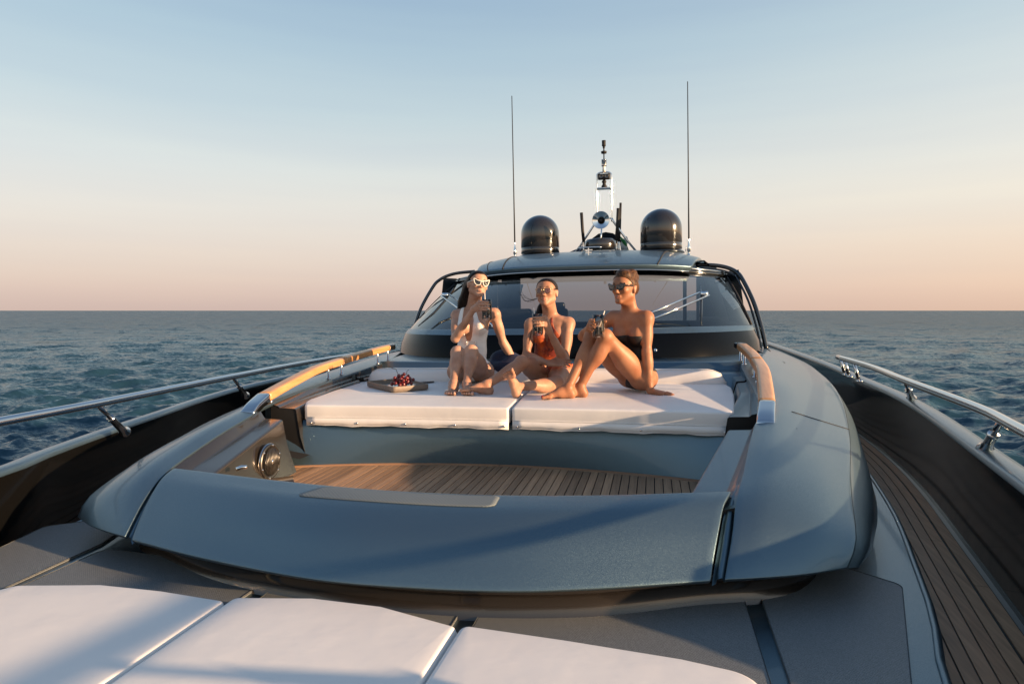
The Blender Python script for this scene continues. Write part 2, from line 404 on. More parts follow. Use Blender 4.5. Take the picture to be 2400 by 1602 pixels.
# ------------------------------------------------------------------ sea
def build_sea():
    random.seed(11)
    rng = np.random.default_rng(5)
    r = [5.0]
    while r[-1] < 900: r.append(r[-1] * 1.0085 + 0.01)
    while r[-1] < 45000: r.append(r[-1] * 1.25)
    r = np.array(r)
    vis = np.radians(np.linspace(-52, 52, 1150)) + math.radians(90) + YAW
    rest = np.linspace(vis[-1], vis[0] + 2 * math.pi, 90)[1:-1]
    th = np.concatenate([vis, rest])
    R, T = np.meshgrid(r, th, indexing='ij')
    X = CAM.x + R * np.cos(T); Y = R * np.sin(T); Z = np.zeros_like(X)
    sp = np.maximum(np.gradient(r)[:, None] * np.ones_like(T), R * 0.0016)
    DX = np.zeros_like(X); DY = np.zeros_like(X)
    wind = math.radians(-62)
    for i in range(105):
        lam = 0.22 * (40 ** (i / 104.0)) * rng.uniform(0.92, 1.08)
        k = 2 * math.pi / lam; d = wind + rng.normal(0, 0.75); ph = rng.uniform(0, 6.28)
        a = 0.0145 * lam ** 0.9 * rng.uniform(0.5, 1.3)
        if lam > 1.7: a *= 0.85 * (1.7 / lam) ** .8
        fade = np.clip((lam / sp - 2.2) / 2.5, 0, 1)
        arg = k * (X * math.cos(d) + Y * math.sin(d)) + ph
        Z += a * fade * np.cos(arg)
        s = np.sin(arg) * a * fade * 0.85
        DX -= s * math.cos(d); DY -= s * math.sin(d)
    Z *= np.clip((R - 5) / 3, 0, 1)
    X += DX; Y += DY
    nr, nt = X.shape
    V = np.stack([X, Y, Z + SEA_Z], -1).reshape(-1, 3)
    V = np.vstack([V, [[CAM.x, 0, SEA_Z]]])
    a = (np.arange(nr - 1)[:, None] * nt + np.arange(nt)[None, :]); b = (np.arange(nr - 1)[:, None] * nt + (np.arange(nt)[None, :] + 1) % nt)
    F = np.stack([a, a + nt, b + nt, b], -1).reshape(-1, 4)
    me = bpy.data.meshes.new('sea')
    me.vertices.add(len(V)); me.vertices.foreach_set('co', V.ravel().astype(np.float32))
    nf = len(F); c = len(V) - 1
    fan = np.stack([np.full(nt, c), np.arange(nt), (np.arange(nt) + 1) % nt], -1)
    me.loops.add(nf * 4 + nt * 3)
    me.loops.foreach_set('vertex_index', np.concatenate([F.ravel(), fan.ravel()]).astype(np.int32))
    me.polygons.add(nf + nt)
    me.polygons.foreach_set('loop_start', np.concatenate([np.arange(nf) * 4, nf * 4 + np.arange(nt) * 3]).astype(np.int32))
    me.update(calc_edges=True); me.validate()
    m = bpy.data.materials.new('sea_water'); m.use_nodes = True
    N, L = nodes_of(m); N.clear()
    out = N.new('ShaderNodeOutputMaterial'); df = N.new('ShaderNodeBsdfDiffuse'); gl = N.new('ShaderNodeBsdfGlossy'); fr = N.new('ShaderNodeFresnel'); mr = N.new('ShaderNodeMapRange'); mx = N.new('ShaderNodeMixShader')
    df.inputs[0].default_value = (0.015, 0.046, 0.072, 1); gl.inputs['Roughness'].default_value = 0.12; gl.inputs[0].default_value = (0.80, 0.92, 1.0, 1); fr.inputs[0].default_value = 1.34
    mr.inputs[4].default_value = 0.60      # wave crests hide one another: a rough sea never mirrors fully at grazing angles
    L.new(fr.outputs[0], mr.inputs[0]); L.new(mr.outputs[0], mx.inputs[0]); L.new(df.outputs[0], mx.inputs[1]); L.new(gl.outputs[0], mx.inputs[2]); L.new(mx.outputs[0], out.inputs[0])
    tc = N.new('ShaderNodeTexCoord'); g = N.new('ShaderNodeNewGeometry'); acc = g.outputs['Normal']
    for sc, amp, stretch, det in ((3.0, 1.3, (1, 1.8, 1), 7), (0.16, 0.75, (1, 1.8, 1), 6), (0.02, 0.30, (1, 2.5, 1), 5)):
        mp = N.new('ShaderNodeMapping'); mp.inputs['Scale'].default_value = stretch; mp.inputs['Rotation'].default_value = (0, 0, math.radians(14))
        t = N.new('ShaderNodeTexNoise'); t.inputs['Scale'].default_value = sc; t.inputs['Detail'].default_value = det; t.inputs['Roughness'].default_value = 0.68
        sb = N.new('ShaderNodeVectorMath'); sb.operation = 'SUBTRACT'; sb.inputs[1].default_value = (.5, .5, .5)
        ml = N.new('ShaderNodeVectorMath'); ml.operation = 'MULTIPLY'
        ln = N.new('ShaderNodeVectorMath'); ln.operation = 'LENGTH'; L.new(tc.outputs['Object'], ln.inputs[0])
        am = N.new('ShaderNodeMapRange'); am.inputs[1].default_value = 12; am.inputs[2].default_value = 220; am.inputs[3].default_value = amp; am.inputs[4].default_value = amp * 2.2; am.interpolation_type = 'SMOOTHERSTEP'
        L.new(ln.outputs['Value'], am.inputs[0]); cb = N.new('ShaderNodeCombineXYZ'); L.new(am.outputs[0], cb.inputs[0]); L.new(am.outputs[0], cb.inputs[1]); L.new(cb.outputs[0], ml.inputs[1])
        ad = N.new('ShaderNodeVectorMath'); ad.operation = 'ADD'
        L.new(tc.outputs['Object'], mp.inputs['Vector']); L.new(mp.outputs[0], t.inputs['Vector']); L.new(t.outputs['Color'], sb.inputs[0])
        L.new(sb.outputs[0], ml.inputs[0]); L.new(acc, ad.inputs[0]); L.new(ml.outputs[0], ad.inputs[1]); acc = ad.outputs[0]
    nm = N.new('ShaderNodeVectorMath'); nm.operation = 'NORMALIZE'; L.new(acc, nm.inputs[0]); L.new(nm.outputs[0], gl.inputs['Normal']); L.new(nm.outputs[0], fr.inputs['Normal'])
    finish('sea', me, m, origin=(0, 0, SEA_Z), kind='structure')
build_sea()

# ------------------------------------------------------------------ the yacht
YACHT = empty('motor_yacht', (0, 5.0, SEA_Z), 'grey-blue metallic motor yacht with teak decks, seen from its bow', 'yacht')
def side(pts, s):
    # the port side is the mirror image; a slight skew near the bow
    return [(x, y, z) if s > 0 else (-(x + float(np.interp(y, [2.2, 3.4, 6.0], [.09, .0, -.02]))), y, z) for x, y, z in pts]

# hull with bulwarks -------------------------------------------------
CAP_IN = [(0.35, -4.6, -0.36), (1.02, -2.6, -0.38), (1.50, -1.0, -0.40), (1.80, 0.6, -0.40), (2.02, 1.6, -0.36), (2.08, 1.95, -0.14), (2.13, 2.25, -0.10), (2.36, 3.43, -0.10), (2.56, 4.5, -0.10),  # unseen fore part lowered to let sunlight onto the bow cushions
          (2.68, 5.4, -0.10), (2.76, 6.5, -0.10), (2.84, 8.4, -0.08), (2.90, 12.0, -0.05), (2.90, 17.0, 0.0)]
CAP_L = [(0.40, -4.6, -0.12), (1.05, -2.6, -0.13), (1.50, -1.0, -0.14), (1.78, 0.6, -0.15), (2.07, 2.3, -0.15), (2.28, 2.87, -0.15), (2.50, 3.5, -0.15), (2.72, 4.2, -0.15), (2.95, 5.05, -0.14), (3.05, 6.0, -0.12), (3.10, 8.4, -0.08), (3.10, 12.0, -0.05), (3.10, 17.0, 0.0)]
def off_line(pts, d):
    P = [Vector(p) for p in pts]; out = []
    for i, p in enumerate(P):
        t = P[min(i + 1, len(P) - 1)] - P[max(i - 1, 0)]; n = Vector((t.y, -t.x, 0)).normalized()
        out.append(tuple(p + n * d))
    return out
for s in (1, -1):
    CI = CAP_IN if s > 0 else CAP_L
    hull = MB(); A = crv(CI, 90)
    o1 = [Vector(p) for p in off_line(A, 0.125)]
    prof = []
    for i, (a, o) in enumerate(zip(A, o1)):
        n = (o - a).normalized()
        prof.append([a + n * 0.012 + Vector((0, 0, -0.02)), a + n * 0.014, a + n * 0.03 + Vector((0, 0, 0.012)), o - n * 0.03 + Vector((0, 0, 0.010)), o, o + Vector((0, 0, -0.05)) - n * 0.01,
                     o - n * 0.12 + Vector((0, 0, -0.75)), o - n * 0.45 + Vector((0, 0, -3.5))])
    R = [[Vector((p.x * s, p.y, p.z)) for p in row] for row in prof]
    hull.loft(R, closed=False)
    hull.build('hull_side', M_PAINT, YACHT)
    b = MB(); R = []
    for a, o in zip(A, o1):
        n = (o - a).normalized()
        R.append([Vector((q.x * s, q.y, q.z)) for q in (a + n * 0.012 + Vector((0, 0, -0.018)), a + n * 0.02 + Vector((0, 0, -0.10)), a + n * 0.05 + Vector((0, 0, -0.3)), a + n * 0.03 + Vector((0, 0, -0.54)))])
    b.loft(R, closed=False); b.build('bulwark_lining', M_BULW, YACHT)
    # bow rail
    rail = MB()
    RP = [(0.9, -3.0, 0.12), (1.50, -1.1, 0.11), (1.92, 0.9, 0.10), (2.14, 2.1, 0.095), (2.29, 2.85, 0.095), (2.38, 3.35, 0.095), (2.50, 4.53, 0.092), (2.62, 5.6, 0.09), (2.665, 6.75, 0.09)]
    if s < 0: RP = [(0.9, -3.0, 0.12), (1.40, -1.1, 0.11), (1.72, 0.9, 0.10), (1.97, 2.3, 0.10), (2.09, 2.97, 0.10), (2.37, 4.4, 0.095), (2.60, 5.9, 0.09), (2.70, 7.6, 0.09)]
    rl = crv(side(RP, s), 70)
    top = MB().tube(rl, 0.023, 14).build('bow_rail', M_STEEL, YACHT)
    st = [(2.40, 3.32), (2.72, 5.08), (1.95, 1.2), (1.62, -0.6)] if s > 0 else [(2.33, 3.37), (2.70, 5.1), (1.90, 1.2), (1.55, -0.6)]
    for bx, by in st:
        base = Vector(side([(bx, by, -0.09)], s)[0])
        base.z = -0.09 if s > 0 else -0.14
        tp = min(rl, key=lambda q: abs(q.y - (by - {3.32: .26, 5.08: .45, 3.37: .40, 5.1: .60}.get(by, .3))))
        d = (tp - base); m = MB()
        m.tube([base + d * 0.45, tp], 0.0135, 12)
        c = m.build('stanchion', M_STEEL, top)
        m = MB(); q = d.normalized()
        m.lathe([(0.0, 0), (0.036, 0.0), (0.034, 0.010), (0.027, 0.025), (0.022, 0.05), (0.020, d.length * 0.5), (0.023, d.length * 0.5 + 0.002), (0.023, d.length * 0.5 + 0.014), (0.0, d.length * 0.5 + 0.016)], base, q, 20)
        m.build('stanchion_base', M_STEEL, top)
    if s > 0:
        for bx, by in ((2.70, 6.20), (2.735, 6.62), (2.745, 6.80)):
            MB().tube([(bx, by, -0.09), (bx - 0.05, by, 0.085)], 0.016, 12).build('stanchion', M_STEEL, top)
            MB().lathe([(0.0, 0), (0.03, 0), (0.03, 0.012), (0.016, 0.02)], (bx, by, -0.092), (0, 0, 1), 16).build('stanchion_base', M_STEEL, top)

# foredeck, side decks ------------------------------------------------
LIP = [(0.70, -3.0), (1.15, -1.2), (1.42, 0.2), (1.58, 1.2), (1.70, 1.9), (1.83, 2.33), (1.93, 2.74), (2.11, 3.55), (2.28, 4.68), (2.38, 5.7), (2.44, 7.0), (2.46, 9.0)]
DZ = -0.46
deck = MB(); Rr = crv([(x, y, DZ) for x, y in LIP], 60); rows = []
for p in Rr:
    L_ = Vector(side([p], -1)[0])
    rows.append([L_ + Vector((0.0, 0, -0.17)), L_ + Vector((0, 0, -0.012)), L_ + Vector((0.012, 0, 0)), p + Vector((-0.012, 0, 0)), p + Vector((0, 0, -0.012)), p + Vector((0, 0, -0.17))])
deck.loft(rows, closed=False); deck.build('foredeck', M_PAINT, YACHT, smooth=False)
for s in (1, -1):
    m = MB(); m.loft([[p + Vector((-0.028, 0, 0.0035)), p + Vector((-0.022, 0, 0.008)), p + Vector((-0.012, 0, 0.006)), p + Vector((-0.006, 0, 0))] for p in [Vector(side([q], s)[0]) * 1 for q in Rr]] if s > 0 else
                     [[p + Vector((0.028, 0, 0.0035)), p + Vector((0.022, 0, 0.008)), p + Vector((0.012, 0, 0.006)), p + Vector((0.006, 0, 0))] for p in [Vector(side([q], s)[0]) for q in Rr]], closed=False)
    m.build('deck_lip', M_PAINT, YACHT)
PANELS = [
    [(1.30, -1.6, .03), (1.08, -1.6, .03), (1.42, 0.4, .0), (1.60, 1.88, .04), (1.62, 2.05, .02), (1.80, 2.56, .05), (1.62, 2.72, .02), (1.40, 2.78, .03), (1.28, 2.45, .05), (1.28, 1.5, .0)],
    [(0.32, -1.6, .03), (1.22, -1.6, .03), (1.22, 2.42, .05), (0.33, 2.3, .05)],
    [(-0.47, -1.6, .03), (0.25, -1.6, .03), (0.26, 2.25, .05), (-0.49, 2.25, .05)],
    [(-1.40, -1.6, .03), (-0.55, -1.6, .03), (-0.56, 2.25, .05), (-1.48, 2.35, .05)],
    [(-1.55, -1.6, .03), (-1.47, -1.6, .03), (-1.49, 1.5, 0), (-1.55, 2.4, .05), (-1.7, 2.85, .03), (-1.90, 2.66, .02), (-2.04, 2.55, .05), (-1.80, 1.7, .0), (-1.58, 0.4, .0)]]
for P in PANELS:
    if P is PANELS[0]: P = [(1.24, -.8, .02), (1.30, 0.3, .0), (1.50, 1.55, .0), (1.59, 1.88, .0), (1.80, 2.56, .05), (1.62, 2.72, .02), (1.42, 2.78, .03), (1.28, 2.45, .05), (1.25, 0.5, .0)]
    if P is PANELS[4]: P = [(-1.47, -0.6, .02), (-1.49, 1.5, 0), (-1.55, 2.4, .05), (-1.7, 2.85, .03), (-1.90, 2.66, .02), (-2.04, 2.55, .05), (-1.82, 1.7, .0), (-1.55, 0.3, .0)]
    rounded_slab(smooth_outline(P), DZ + 0.001, DZ + 0.009, 0.004, seg=2, rings=0).build('nonskid_panel', M_NONSKID, YACHT, smooth=False)
# side deck planks (both sides)
SD = [(1.10, -1.2), (1.44, 0.2), (1.62, 1.2), (1.75, 1.9), (1.88, 2.33), (1.99, 2.74), (2.16, 3.55), (2.33, 4.68), (2.42, 5.7), (2.47, 7.0), (2.49, 9.0)]
TZ = -0.615
for s in (1, -1):
    bed = MB()
    inner = crv([(x - 0.09, y, TZ - 0.006) for x, y in SD], 50); outer = crv(off_line((CAP_IN if s > 0 else CAP_L)[2:], 0.06), 50)
    inner = crv([(x - 0.09, y, TZ - 0.006) for x, y in SD], 50)
    bed.loft([[Vector(side([a], s)[0]), Vector(side([(o.x + 0.0, o.y, TZ - 0.006)], s)[0])] for a, o in zip(inner, outer)], closed=False)
    bd = bed.build('side_deck', M_CAULK, YACHT, smooth=False)
    # planks follow the bulwark
    O = crv(CAP_IN[2:12] if s > 0 else CAP_L[2:11], 70)
    widths = [(0.012, 0.062)] + [(0.074 + 0.052 * k, 0.074 + 0.052 * k + 0.046) for k in range(9)]
    n = Vector
    inn = np.array([(p[0], p[1]) for p in SD])
    def lim(y): return np.interp(y, inn[:, 1], inn[:, 0]) - 0.03
    for wi, (w0, w1) in enumerate(widths):
        a = [Vector(q) for q in off_line(O, -w0 + 0.02)]; b = [Vector(q) for q in off_line(O, -w1 + 0.02)]
        cuts = sorted(random.sample(range(6, 64), 2)) if wi else [30]
        segs = [0] + cuts + [69]
        for j in range(len(segs) - 1):
            m = MB(); rr = []
            for i in range(segs[j], segs[j + 1] + 1):
                A_, B_ = a[i].copy(), b[i].copy(); A_.z = B_.z = TZ
                if A_.x < lim(A_.y): continue
                if B_.x < lim(B_.y): B_.x = lim(B_.y)
                if i == segs[j + 1] and j < len(segs) - 2: 
                    t_ = (a[i - 1] - a[i]); t_.z = 0; A_ += t_ * 0.02; B_ += t_ * 0.02
                dn = Vector((0, 0, -0.006))
                q = [B_ + dn, B_, A_, A_ + dn]
                rr.append([Vector(side([v], s)[0]) for v in q])
            if len(rr) > 1:
                m.loft(rr, closed=False); m.build('plank', M_TEAKS, bd, smooth=False)
    # dark waterway at the foot of the bulwark
    m = MB(); m.loft([[Vector(side([(q.x, q.y, TZ + 0.001)], s)[0]) for q in pr] for pr in zip([Vector(v) for v in off_line(O, 0.01)], [Vector(v) for v in off_line(O, 0.05)])], closed=False)
    m.build('waterway', M_PAINT2, bd)

# coamings ---------------------------------------------------------------
C0 = [(1.14, 2.20, -.33), (1.18, 2.34, -.22), (1.21, 2.49, -.14), (1.27, 2.75, -.09), (1.32, 2.99, -.05), (1.39, 3.31, -.01), (1.44, 3.5, .01), (1.50, 3.9, .035), (1.54, 4.4, .06), (1.575, 5.0, .085), (1.61, 5.5, .105), (1.68, 6.0, .125), (1.80, 6.45, .135), (1.94, 6.9, .13), (2.04, 7.5, .12), (2.10, 8.6, .10)]
C1 = [(1.26, 2.235, -.33), (1.30, 2.38, -.20), (1.34, 2.55, -.12), (1.39, 2.82, -.062), (1.44, 3.05, -.025), (1.51, 3.35, .004), (1.58, 3.6, .022), (1.66, 4.0, .045), (1.73, 4.5, .075), (1.78, 5.1, .10), (1.84, 5.7, .125), (1.92, 6.3, .14), (2.03, 6.9, .135), (2.13, 7.6, .12), (2.17, 8.6, .10)]
C2 = [(1.42, 2.295, -.33), (1.475, 2.42, -.225), (1.53, 2.65, -.145), (1.58, 2.9, -.10), (1.64, 3.2, -.065), (1.71, 3.5, -.042), (1.80, 3.9, -.018), (1.90, 4.4, .008), (1.99, 5.0, .04), (2.07, 5.7, .068), (2.17, 6.5, .09), (2.27, 7.4, .095), (2.32, 8.6, .085)]
C3 = [(1.565, 2.375, -.33), (1.62, 2.475, -.265), (1.685, 2.76, -.195), (1.745, 3.0, -.158), (1.82, 3.27, -.13), (1.90, 3.57, -.105), (2.04, 4.15, -.08), (2.17, 4.75, -.055), (2.27, 5.35, -.03), (2.36, 6.1, -.01), (2.42, 7.0, .02), (2.46, 8.6, .04)]
C4 = [(1.60, 2.41, -.345), (1.69, 2.56, -.34), (1.78, 2.79, -.335), (1.85, 2.99, -.33), (1.94, 3.31, -.325), (2.06, 3.85, -.315), (2.20, 4.5, -.305), (2.30, 5.1, -.30), (2.40, 5.9, -.29), (2.47, 7.0, -.27), (2.50, 8.6, -.25)]
def coaming(s):
    n = 90
    G = patch_pts([side(c, s) for c in (C0, C1, C2, C3)], n, 16)
    m = MB(); m.loft(G, closed=False); me = m.mesh('coaming'); orient_up(me)
    o = finish('coaming', me, M_PAINT, YACHT)
    solid(o, 0.02, -1, 0.004)
    # rounded shoulder and skirt
    a = crv(side(C3, s), n); b = crv(side(C4, s), n); sk = []
    for i in range(n):
        p, q = a[i], b[i]; rows = []
        c2 = G[-2][i] if True else p
        tin = (p - G[-2][i]).normalized()
        for k in range(9):
            t = k / 8; w = p.lerp(q, t)
            bul = math.sin(math.pi * min(t * 1.05, 1)) * 0.028
            w = w + Vector((tin.x, tin.y, 0)).normalized() * bul * (1 if (tin.x or tin.y) else 0)
            rows.append(w)
        ins = Vector((-tin.x, -tin.y, 0)).normalized()
        rows += [q + ins * 0.03 + Vector((0, 0, 0.004)), q + ins * 0.10 + Vector((0, 0, 0.03))]
        sk.append(rows)
    m = MB(); m.loft(sk, closed=False); m.build('coaming_skirt', M_PAINT, YACHT)
    return G
GR = coaming(1); GL = coaming(-1)
# fine seam across each coaming where the fore panel meets the aft panel
for s, G in ((1, GR), (-1, GL)):
    i = min(range(90), key=lambda k: abs(G[8][k].y - 3.72))
    m = MB(); m.tube([G[j][i] + Vector((0, 0, 0.0005)) for j in range(5, 16)], 0.0028, 6); m.build('panel_seam', M_MATT, YACHT)

# front panel of the cockpit ------------------------------------------------
FP = [
    [(-1.18, 2.18, -.335), (-.75, 2.06, -.335), (-.26, 1.962, -.335), (.12, 1.955, -.335), (.45, 1.988, -.335), (.74, 2.065, -.335), (1.095, 2.19, -.335)],
    [(-1.205, 2.24, -.29), (-.75, 2.12, -.285), (-.26, 2.01, -.28), (.12, 1.995, -.28), (.45, 2.03, -.28), (.74, 2.11, -.283), (1.11, 2.25, -.285)],
    [(-1.235, 2.33, -.225), (-.75, 2.2, -.21), (-.26, 2.085, -.20), (.12, 2.07, -.20), (.45, 2.10, -.20), (.74, 2.185, -.205), (1.135, 2.34, -.215)],
    [(-1.255, 2.42, -.165), (-.70, 2.28, -.15), (-.22, 2.17, -.142), (.15, 2.165, -.142), (.47, 2.19, -.142), (.76, 2.27, -.147), (1.16, 2.435, -.158)],
    [(-1.265, 2.48, -.14), (-.65, 2.34, -.13), (-.18, 2.24, -.123), (.2, 2.24, -.123), (.5, 2.265, -.123), (.78, 2.34, -.127), (1.18, 2.49, -.135)],
    [(-1.27, 2.54, -.125), (-.60, 2.385, -.118), (-.15, 2.315, -.115), (.25, 2.315, -.115), (.6, 2.36, -.115), (.9, 2.45, -.12), (1.20, 2.55, -.125)]]
GF = patch_pts(FP, 70, 24)
m = MB(); m.loft(GF, closed=False); me = m.mesh('front_panel'); orient_up(me)
fp = finish('front_panel', me, M_PAINT, YACHT); solid(fp, 0.022, -1, 0.006)
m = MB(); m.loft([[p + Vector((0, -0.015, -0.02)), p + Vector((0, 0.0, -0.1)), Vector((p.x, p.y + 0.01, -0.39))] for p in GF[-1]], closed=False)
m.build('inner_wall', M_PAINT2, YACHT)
# tread mat let into the panel top
gm = []
for fr, jr in ((0.365, 17.2), (0.362, 19.4), (0.368, 21.9)): pass
def fsurf(u, v):
    i = u * 69; j = v * 23; i0 = min(int(i), 68); j0 = min(int(j), 22); a = i - i0; b_ = j - j0
    return (GF[j0][i0] * (1 - a) + GF[j0][i0 + 1] * a) * (1 - b_) + (GF[j0 + 1][i0] * (1 - a) + GF[j0 + 1][i0 + 1] * a) * b_
def corner_round(u, v, k=4):
    return u, v
nu, nv = 40, 8; gm = []
for j in range(nv + 1):
    row = []
    for i in range(nu + 1):
        v = 0.74 + 0.225 * j / nv
        u0, u1 = 0.322 + 0.035 * (j / nv) ** 0.8, 0.655 - 0.004 * j / nv
        e = 0.012 * (max(0, abs(j / nv - 0.5) - 0.32) / 0.18) ** 2
        u = u0 + e + (u1 - u0 - 2 * e) * i / nu
        row.append(fsurf(u, v) + Vector((0, -0.0005, 0.0025)))
    gm.append(row)
m = MB(); m.loft(gm, closed=False); me = m.mesh('tread_mat'); orient_up(me); tm = finish('tread_mat', me, M_MAT, YACHT); solid(tm, 0.0025, -1)
# groove channels either side of the front panel
for s, col in ((1, -1), (-1, 0)):
    edge = [GF[j][col] for j in range(24)]
    c0 = crv(side(C0[:4], s), 24); rows = []
    for e, c in list(zip(edge, c0))[1:]:
        rows.append([e + Vector((0, 0.0, -0.034)), e.lerp(c, 0.28) + Vector((0, 0, -0.030)), e.lerp(c, 0.36) + Vector((0, 0, -0.016)), e.lerp(c, 0.74) + Vector((0, 0, -0.016)), e.lerp(c, 0.82) + Vector((0, 0, -0.03)), c + Vector((0, 0, -0.034))])
    m = MB(); m.loft(rows, closed=False); m.build('drain_channel', M_PAINT, YACHT)
# plinth under the overhanging hood
HB = [(-1.05, 3.2), (-1.38, 2.85), (-1.43, 2.60), (-1.34, 2.42), (-1.12, 2.31), (-.7, 2.13), (-.2, 2.045), (.2, 2.035), (.5, 2.07), (.76, 2.14), (1.05, 2.27), (1.26, 2.345), (1.41, 2.45), (1.52, 2.64), (1.60, 2.90), (1.74, 3.4), (1.90, 4.1), (2.14, 5.5), (2.3, 7.0)]
hb = crv([(x, y, 0) for x, y in HB], 120); cc = Vector((0, 4, 0)); rows = []
for i, p in enumerate(hb):
    t = hb[min(i + 1, 119)] - hb[max(i - 1, 0)]; n_ = Vector((t.y, -t.x, 0)).normalized()
    rows.append([p + n_ * 0.045 + Vector((0, 0, -0.33)), p + n_ * 0.05 + Vector((0, 0, -0.352)), p + n_ * 0.03 + Vector((0, 0, -0.366)), p + Vector((0, 0, -0.37)), p + n_ * -0.005 + Vector((0, 0, -0.43)), p + n_ * 0.02 + Vector((0, 0, DZ))])
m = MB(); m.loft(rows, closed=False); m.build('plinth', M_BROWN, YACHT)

# cockpit well ----------------------------------------------------------------
def aft_arc(x): return 3.83 - 0.215 * (abs(x) / 1.25) ** 2
FZ = -0.37
m = MB(); fo = [(-1.02, 2.42), (-1.18, 3.2), (-1.30, 3.6), (-1.44, 3.95), (1.40, 3.95), (1.27, 3.6), (1.17, 3.2), (1.0, 2.42)]
m.add([(a, b_, FZ - .03) for a, b_ in fo] + [(a, b_, FZ - .007) for a, b_ in fo], [tuple(range(8, 16)), tuple(range(7, -1, -1))] + [(i, (i + 1) % 8, 8 + (i + 1) % 8, 8 + i) for i in range(8)]); fl = m.build('cockpit_floor', M_CAULK, YACHT, smooth=False)
x = -1.45; k = 0
while x < 1.34:
    x1 = x + 0.0402
    m = MB(); ya0, ya1 = aft_arc(x) - 0.052, aft_arc(x1) - 0.052
    joint = random.uniform(2.75, 3.5) if random.random() < 0.25 else None
    parts = [(2.3, joint - 0.0015), (joint + 0.0015, None)] if joint else [(2.3, None)]
    yw = float(np.interp(max(abs(x), abs(x1)), [.95, 1.0, 1.17, 1.3, 1.45], [2.3, 2.45, 3.2, 3.6, 3.9]))
    for y0, y1 in parts:
        y0 = max(y0, yw)
        if y0 > min(ya0, ya1) - .02 or (y1 is not None and y0 > y1 - .02): continue
        m = MB(); ea = ya0 if y1 is None else y1; eb = ya1 if y1 is None else y1
        z0, z1 = FZ - 0.006, FZ
        v = [(x, y0, z0), (x1, y0, z0), (x1, eb, z0), (x, ea, z0), (x, y0, z1), (x1, y0, z1), (x1, eb, z1), (x, ea, z1)]
        m.add(v, [(4, 5, 6, 7), (0, 1, 5, 4), (1, 2, 6, 5), (2, 3, 7, 6), (3, 0, 4, 7)])
        m.build('plank', M_TEAK, fl, origin=(x, y0, FZ), smooth=False)
    x += 0.0455; k += 1
xs = np.linspace(-1.5, 1.36, 30)
for a, b_ in ((0, 15), (15, 29)):
    m = MB(); rows = [[Vector((q, aft_arc(q) - 0.048, FZ - 0.005)), Vector((q, aft_arc(q) - 0.048, FZ + 0.0005)), Vector((q, aft_arc(q) + 0.01, FZ + 0.0005))] for q in (xs[a:b_ + 1] + np.array([0.0] * (b_ - a) + [-0.003]))]
    m.loft(rows, closed=False); m.build('margin_plank', M_TEAKX, fl)
# sun pad base: curved vertical face below the cushions
rows = []
for q in np.linspace(-1.40, 1.42, 40):
    yt = 3.83 - 0.12 * (abs(q) / 1.3) ** 2
    rows.append([Vector((q, aft_arc(q), FZ - 0.01)), Vector((q, (aft_arc(q) + yt) / 2 - .008, -0.25)), Vector((q, yt, -0.13)), Vector((q, yt + 0.012, -0.105)), Vector((q, yt + 0.4, -0.10))])
m = MB(); m.loft(rows, closed=False); m.build('sun_pad_base', M_PAINT, YACHT)
# inner sides: profile swept fore and aft, split by the slot
def inner(s, y0, y1, name):
    """wall from the coaming edge down to a ledge, ledge, wall to the floor"""
    ce = crv(C0, 120)
    def cx(y):
        q = min(ce, key=lambda p: abs(p.y - y)); return q.x, q.z
    rows = []
    for y in np.linspace(y0, y1, 26):
        X, Z = cx(y)
        yy = [2.45, 2.65, 3.48, 3.62, 4.4, 5.0, 5.9]
        lz = np.interp(y, yy, [-0.19, -0.155, -0.05, -0.015, 0.02, 0.03, 0.03])
        lx0 = np.interp(y, yy, [1.13, 1.20, 1.41, 1.42, 1.53, 1.58, 1.62])
        lx1 = np.interp(y, yy, [1.00, 1.06, 1.29, 1.30, 1.46, 1.515, 1.55])
        fx = np.interp(y, [2.5, 3.26, 3.6, 6], [.98, 1.17, 1.22, 1.48])
        P = [(X + .01, Z - .006), (X - .002, Z - .012), (lx0 + .006, lz + .012), (lx0 - .004, lz + .002), (lx1 + .008, lz - .002), (lx1, lz - .010), (lx1 * .5 + fx * .5 + .015, lz * .5 + FZ * .5), (fx, FZ - .01)]
        rows.append([Vector(side([(a, y, b)], s)[0]) for a, b in P])
    m = MB(); m.loft(rows, closed=False)
    # end cheek at the slot
    for r, flip in ((rows[0], 0), (rows[-1], 1)):
        e = [v for v in r] + [Vector((r[0].x + .01 * s, r[0].y, FZ - .01)), Vector((r[0].x + .01 * s, r[0].y, r[0].z))]
        ck = MB(); ck.add([v + Vector((0, .004 if flip == 0 else -.004, 0)) for v in e], [tuple(range(len(e)))]); ck.build('slot_cheek', M_MATT, YACHT, smooth=False)
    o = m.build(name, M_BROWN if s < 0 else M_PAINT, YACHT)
    solid(o, 0.012, 1 if s > 0 else -1); o.modifiers.clear()
    bevel(o, 0.006, 3, 35)
    return o
for s in (1, -1):
    inner(s, 2.45, 3.46, 'side_seat_panel')
    inner(s, 3.64, 4.95, 'side_console')
    inner(s, 5.05, 5.95, 'side_console')
    for y in (3.555, 5.0):
        m = MB(); w = 0.2
        m.add([Vector(side([q], s)[0]) for q in [(1.60, y - .2, FZ), (1.60, y + .2, FZ), (1.60, y + .2, -.02), (1.60, y - .2, -.02)]], [(0, 1, 2, 3)])
        m.add([Vector(side([q], s)[0]) for q in [(1.2, y - .06, -.30), (1.2, y + .06, -.30), (1.60, y + .06, -.24), (1.60, y - .06, -.24)]], [(0, 1, 2, 3)])
        m.build('slot_lining', M_MATT, YACHT, smooth=False)
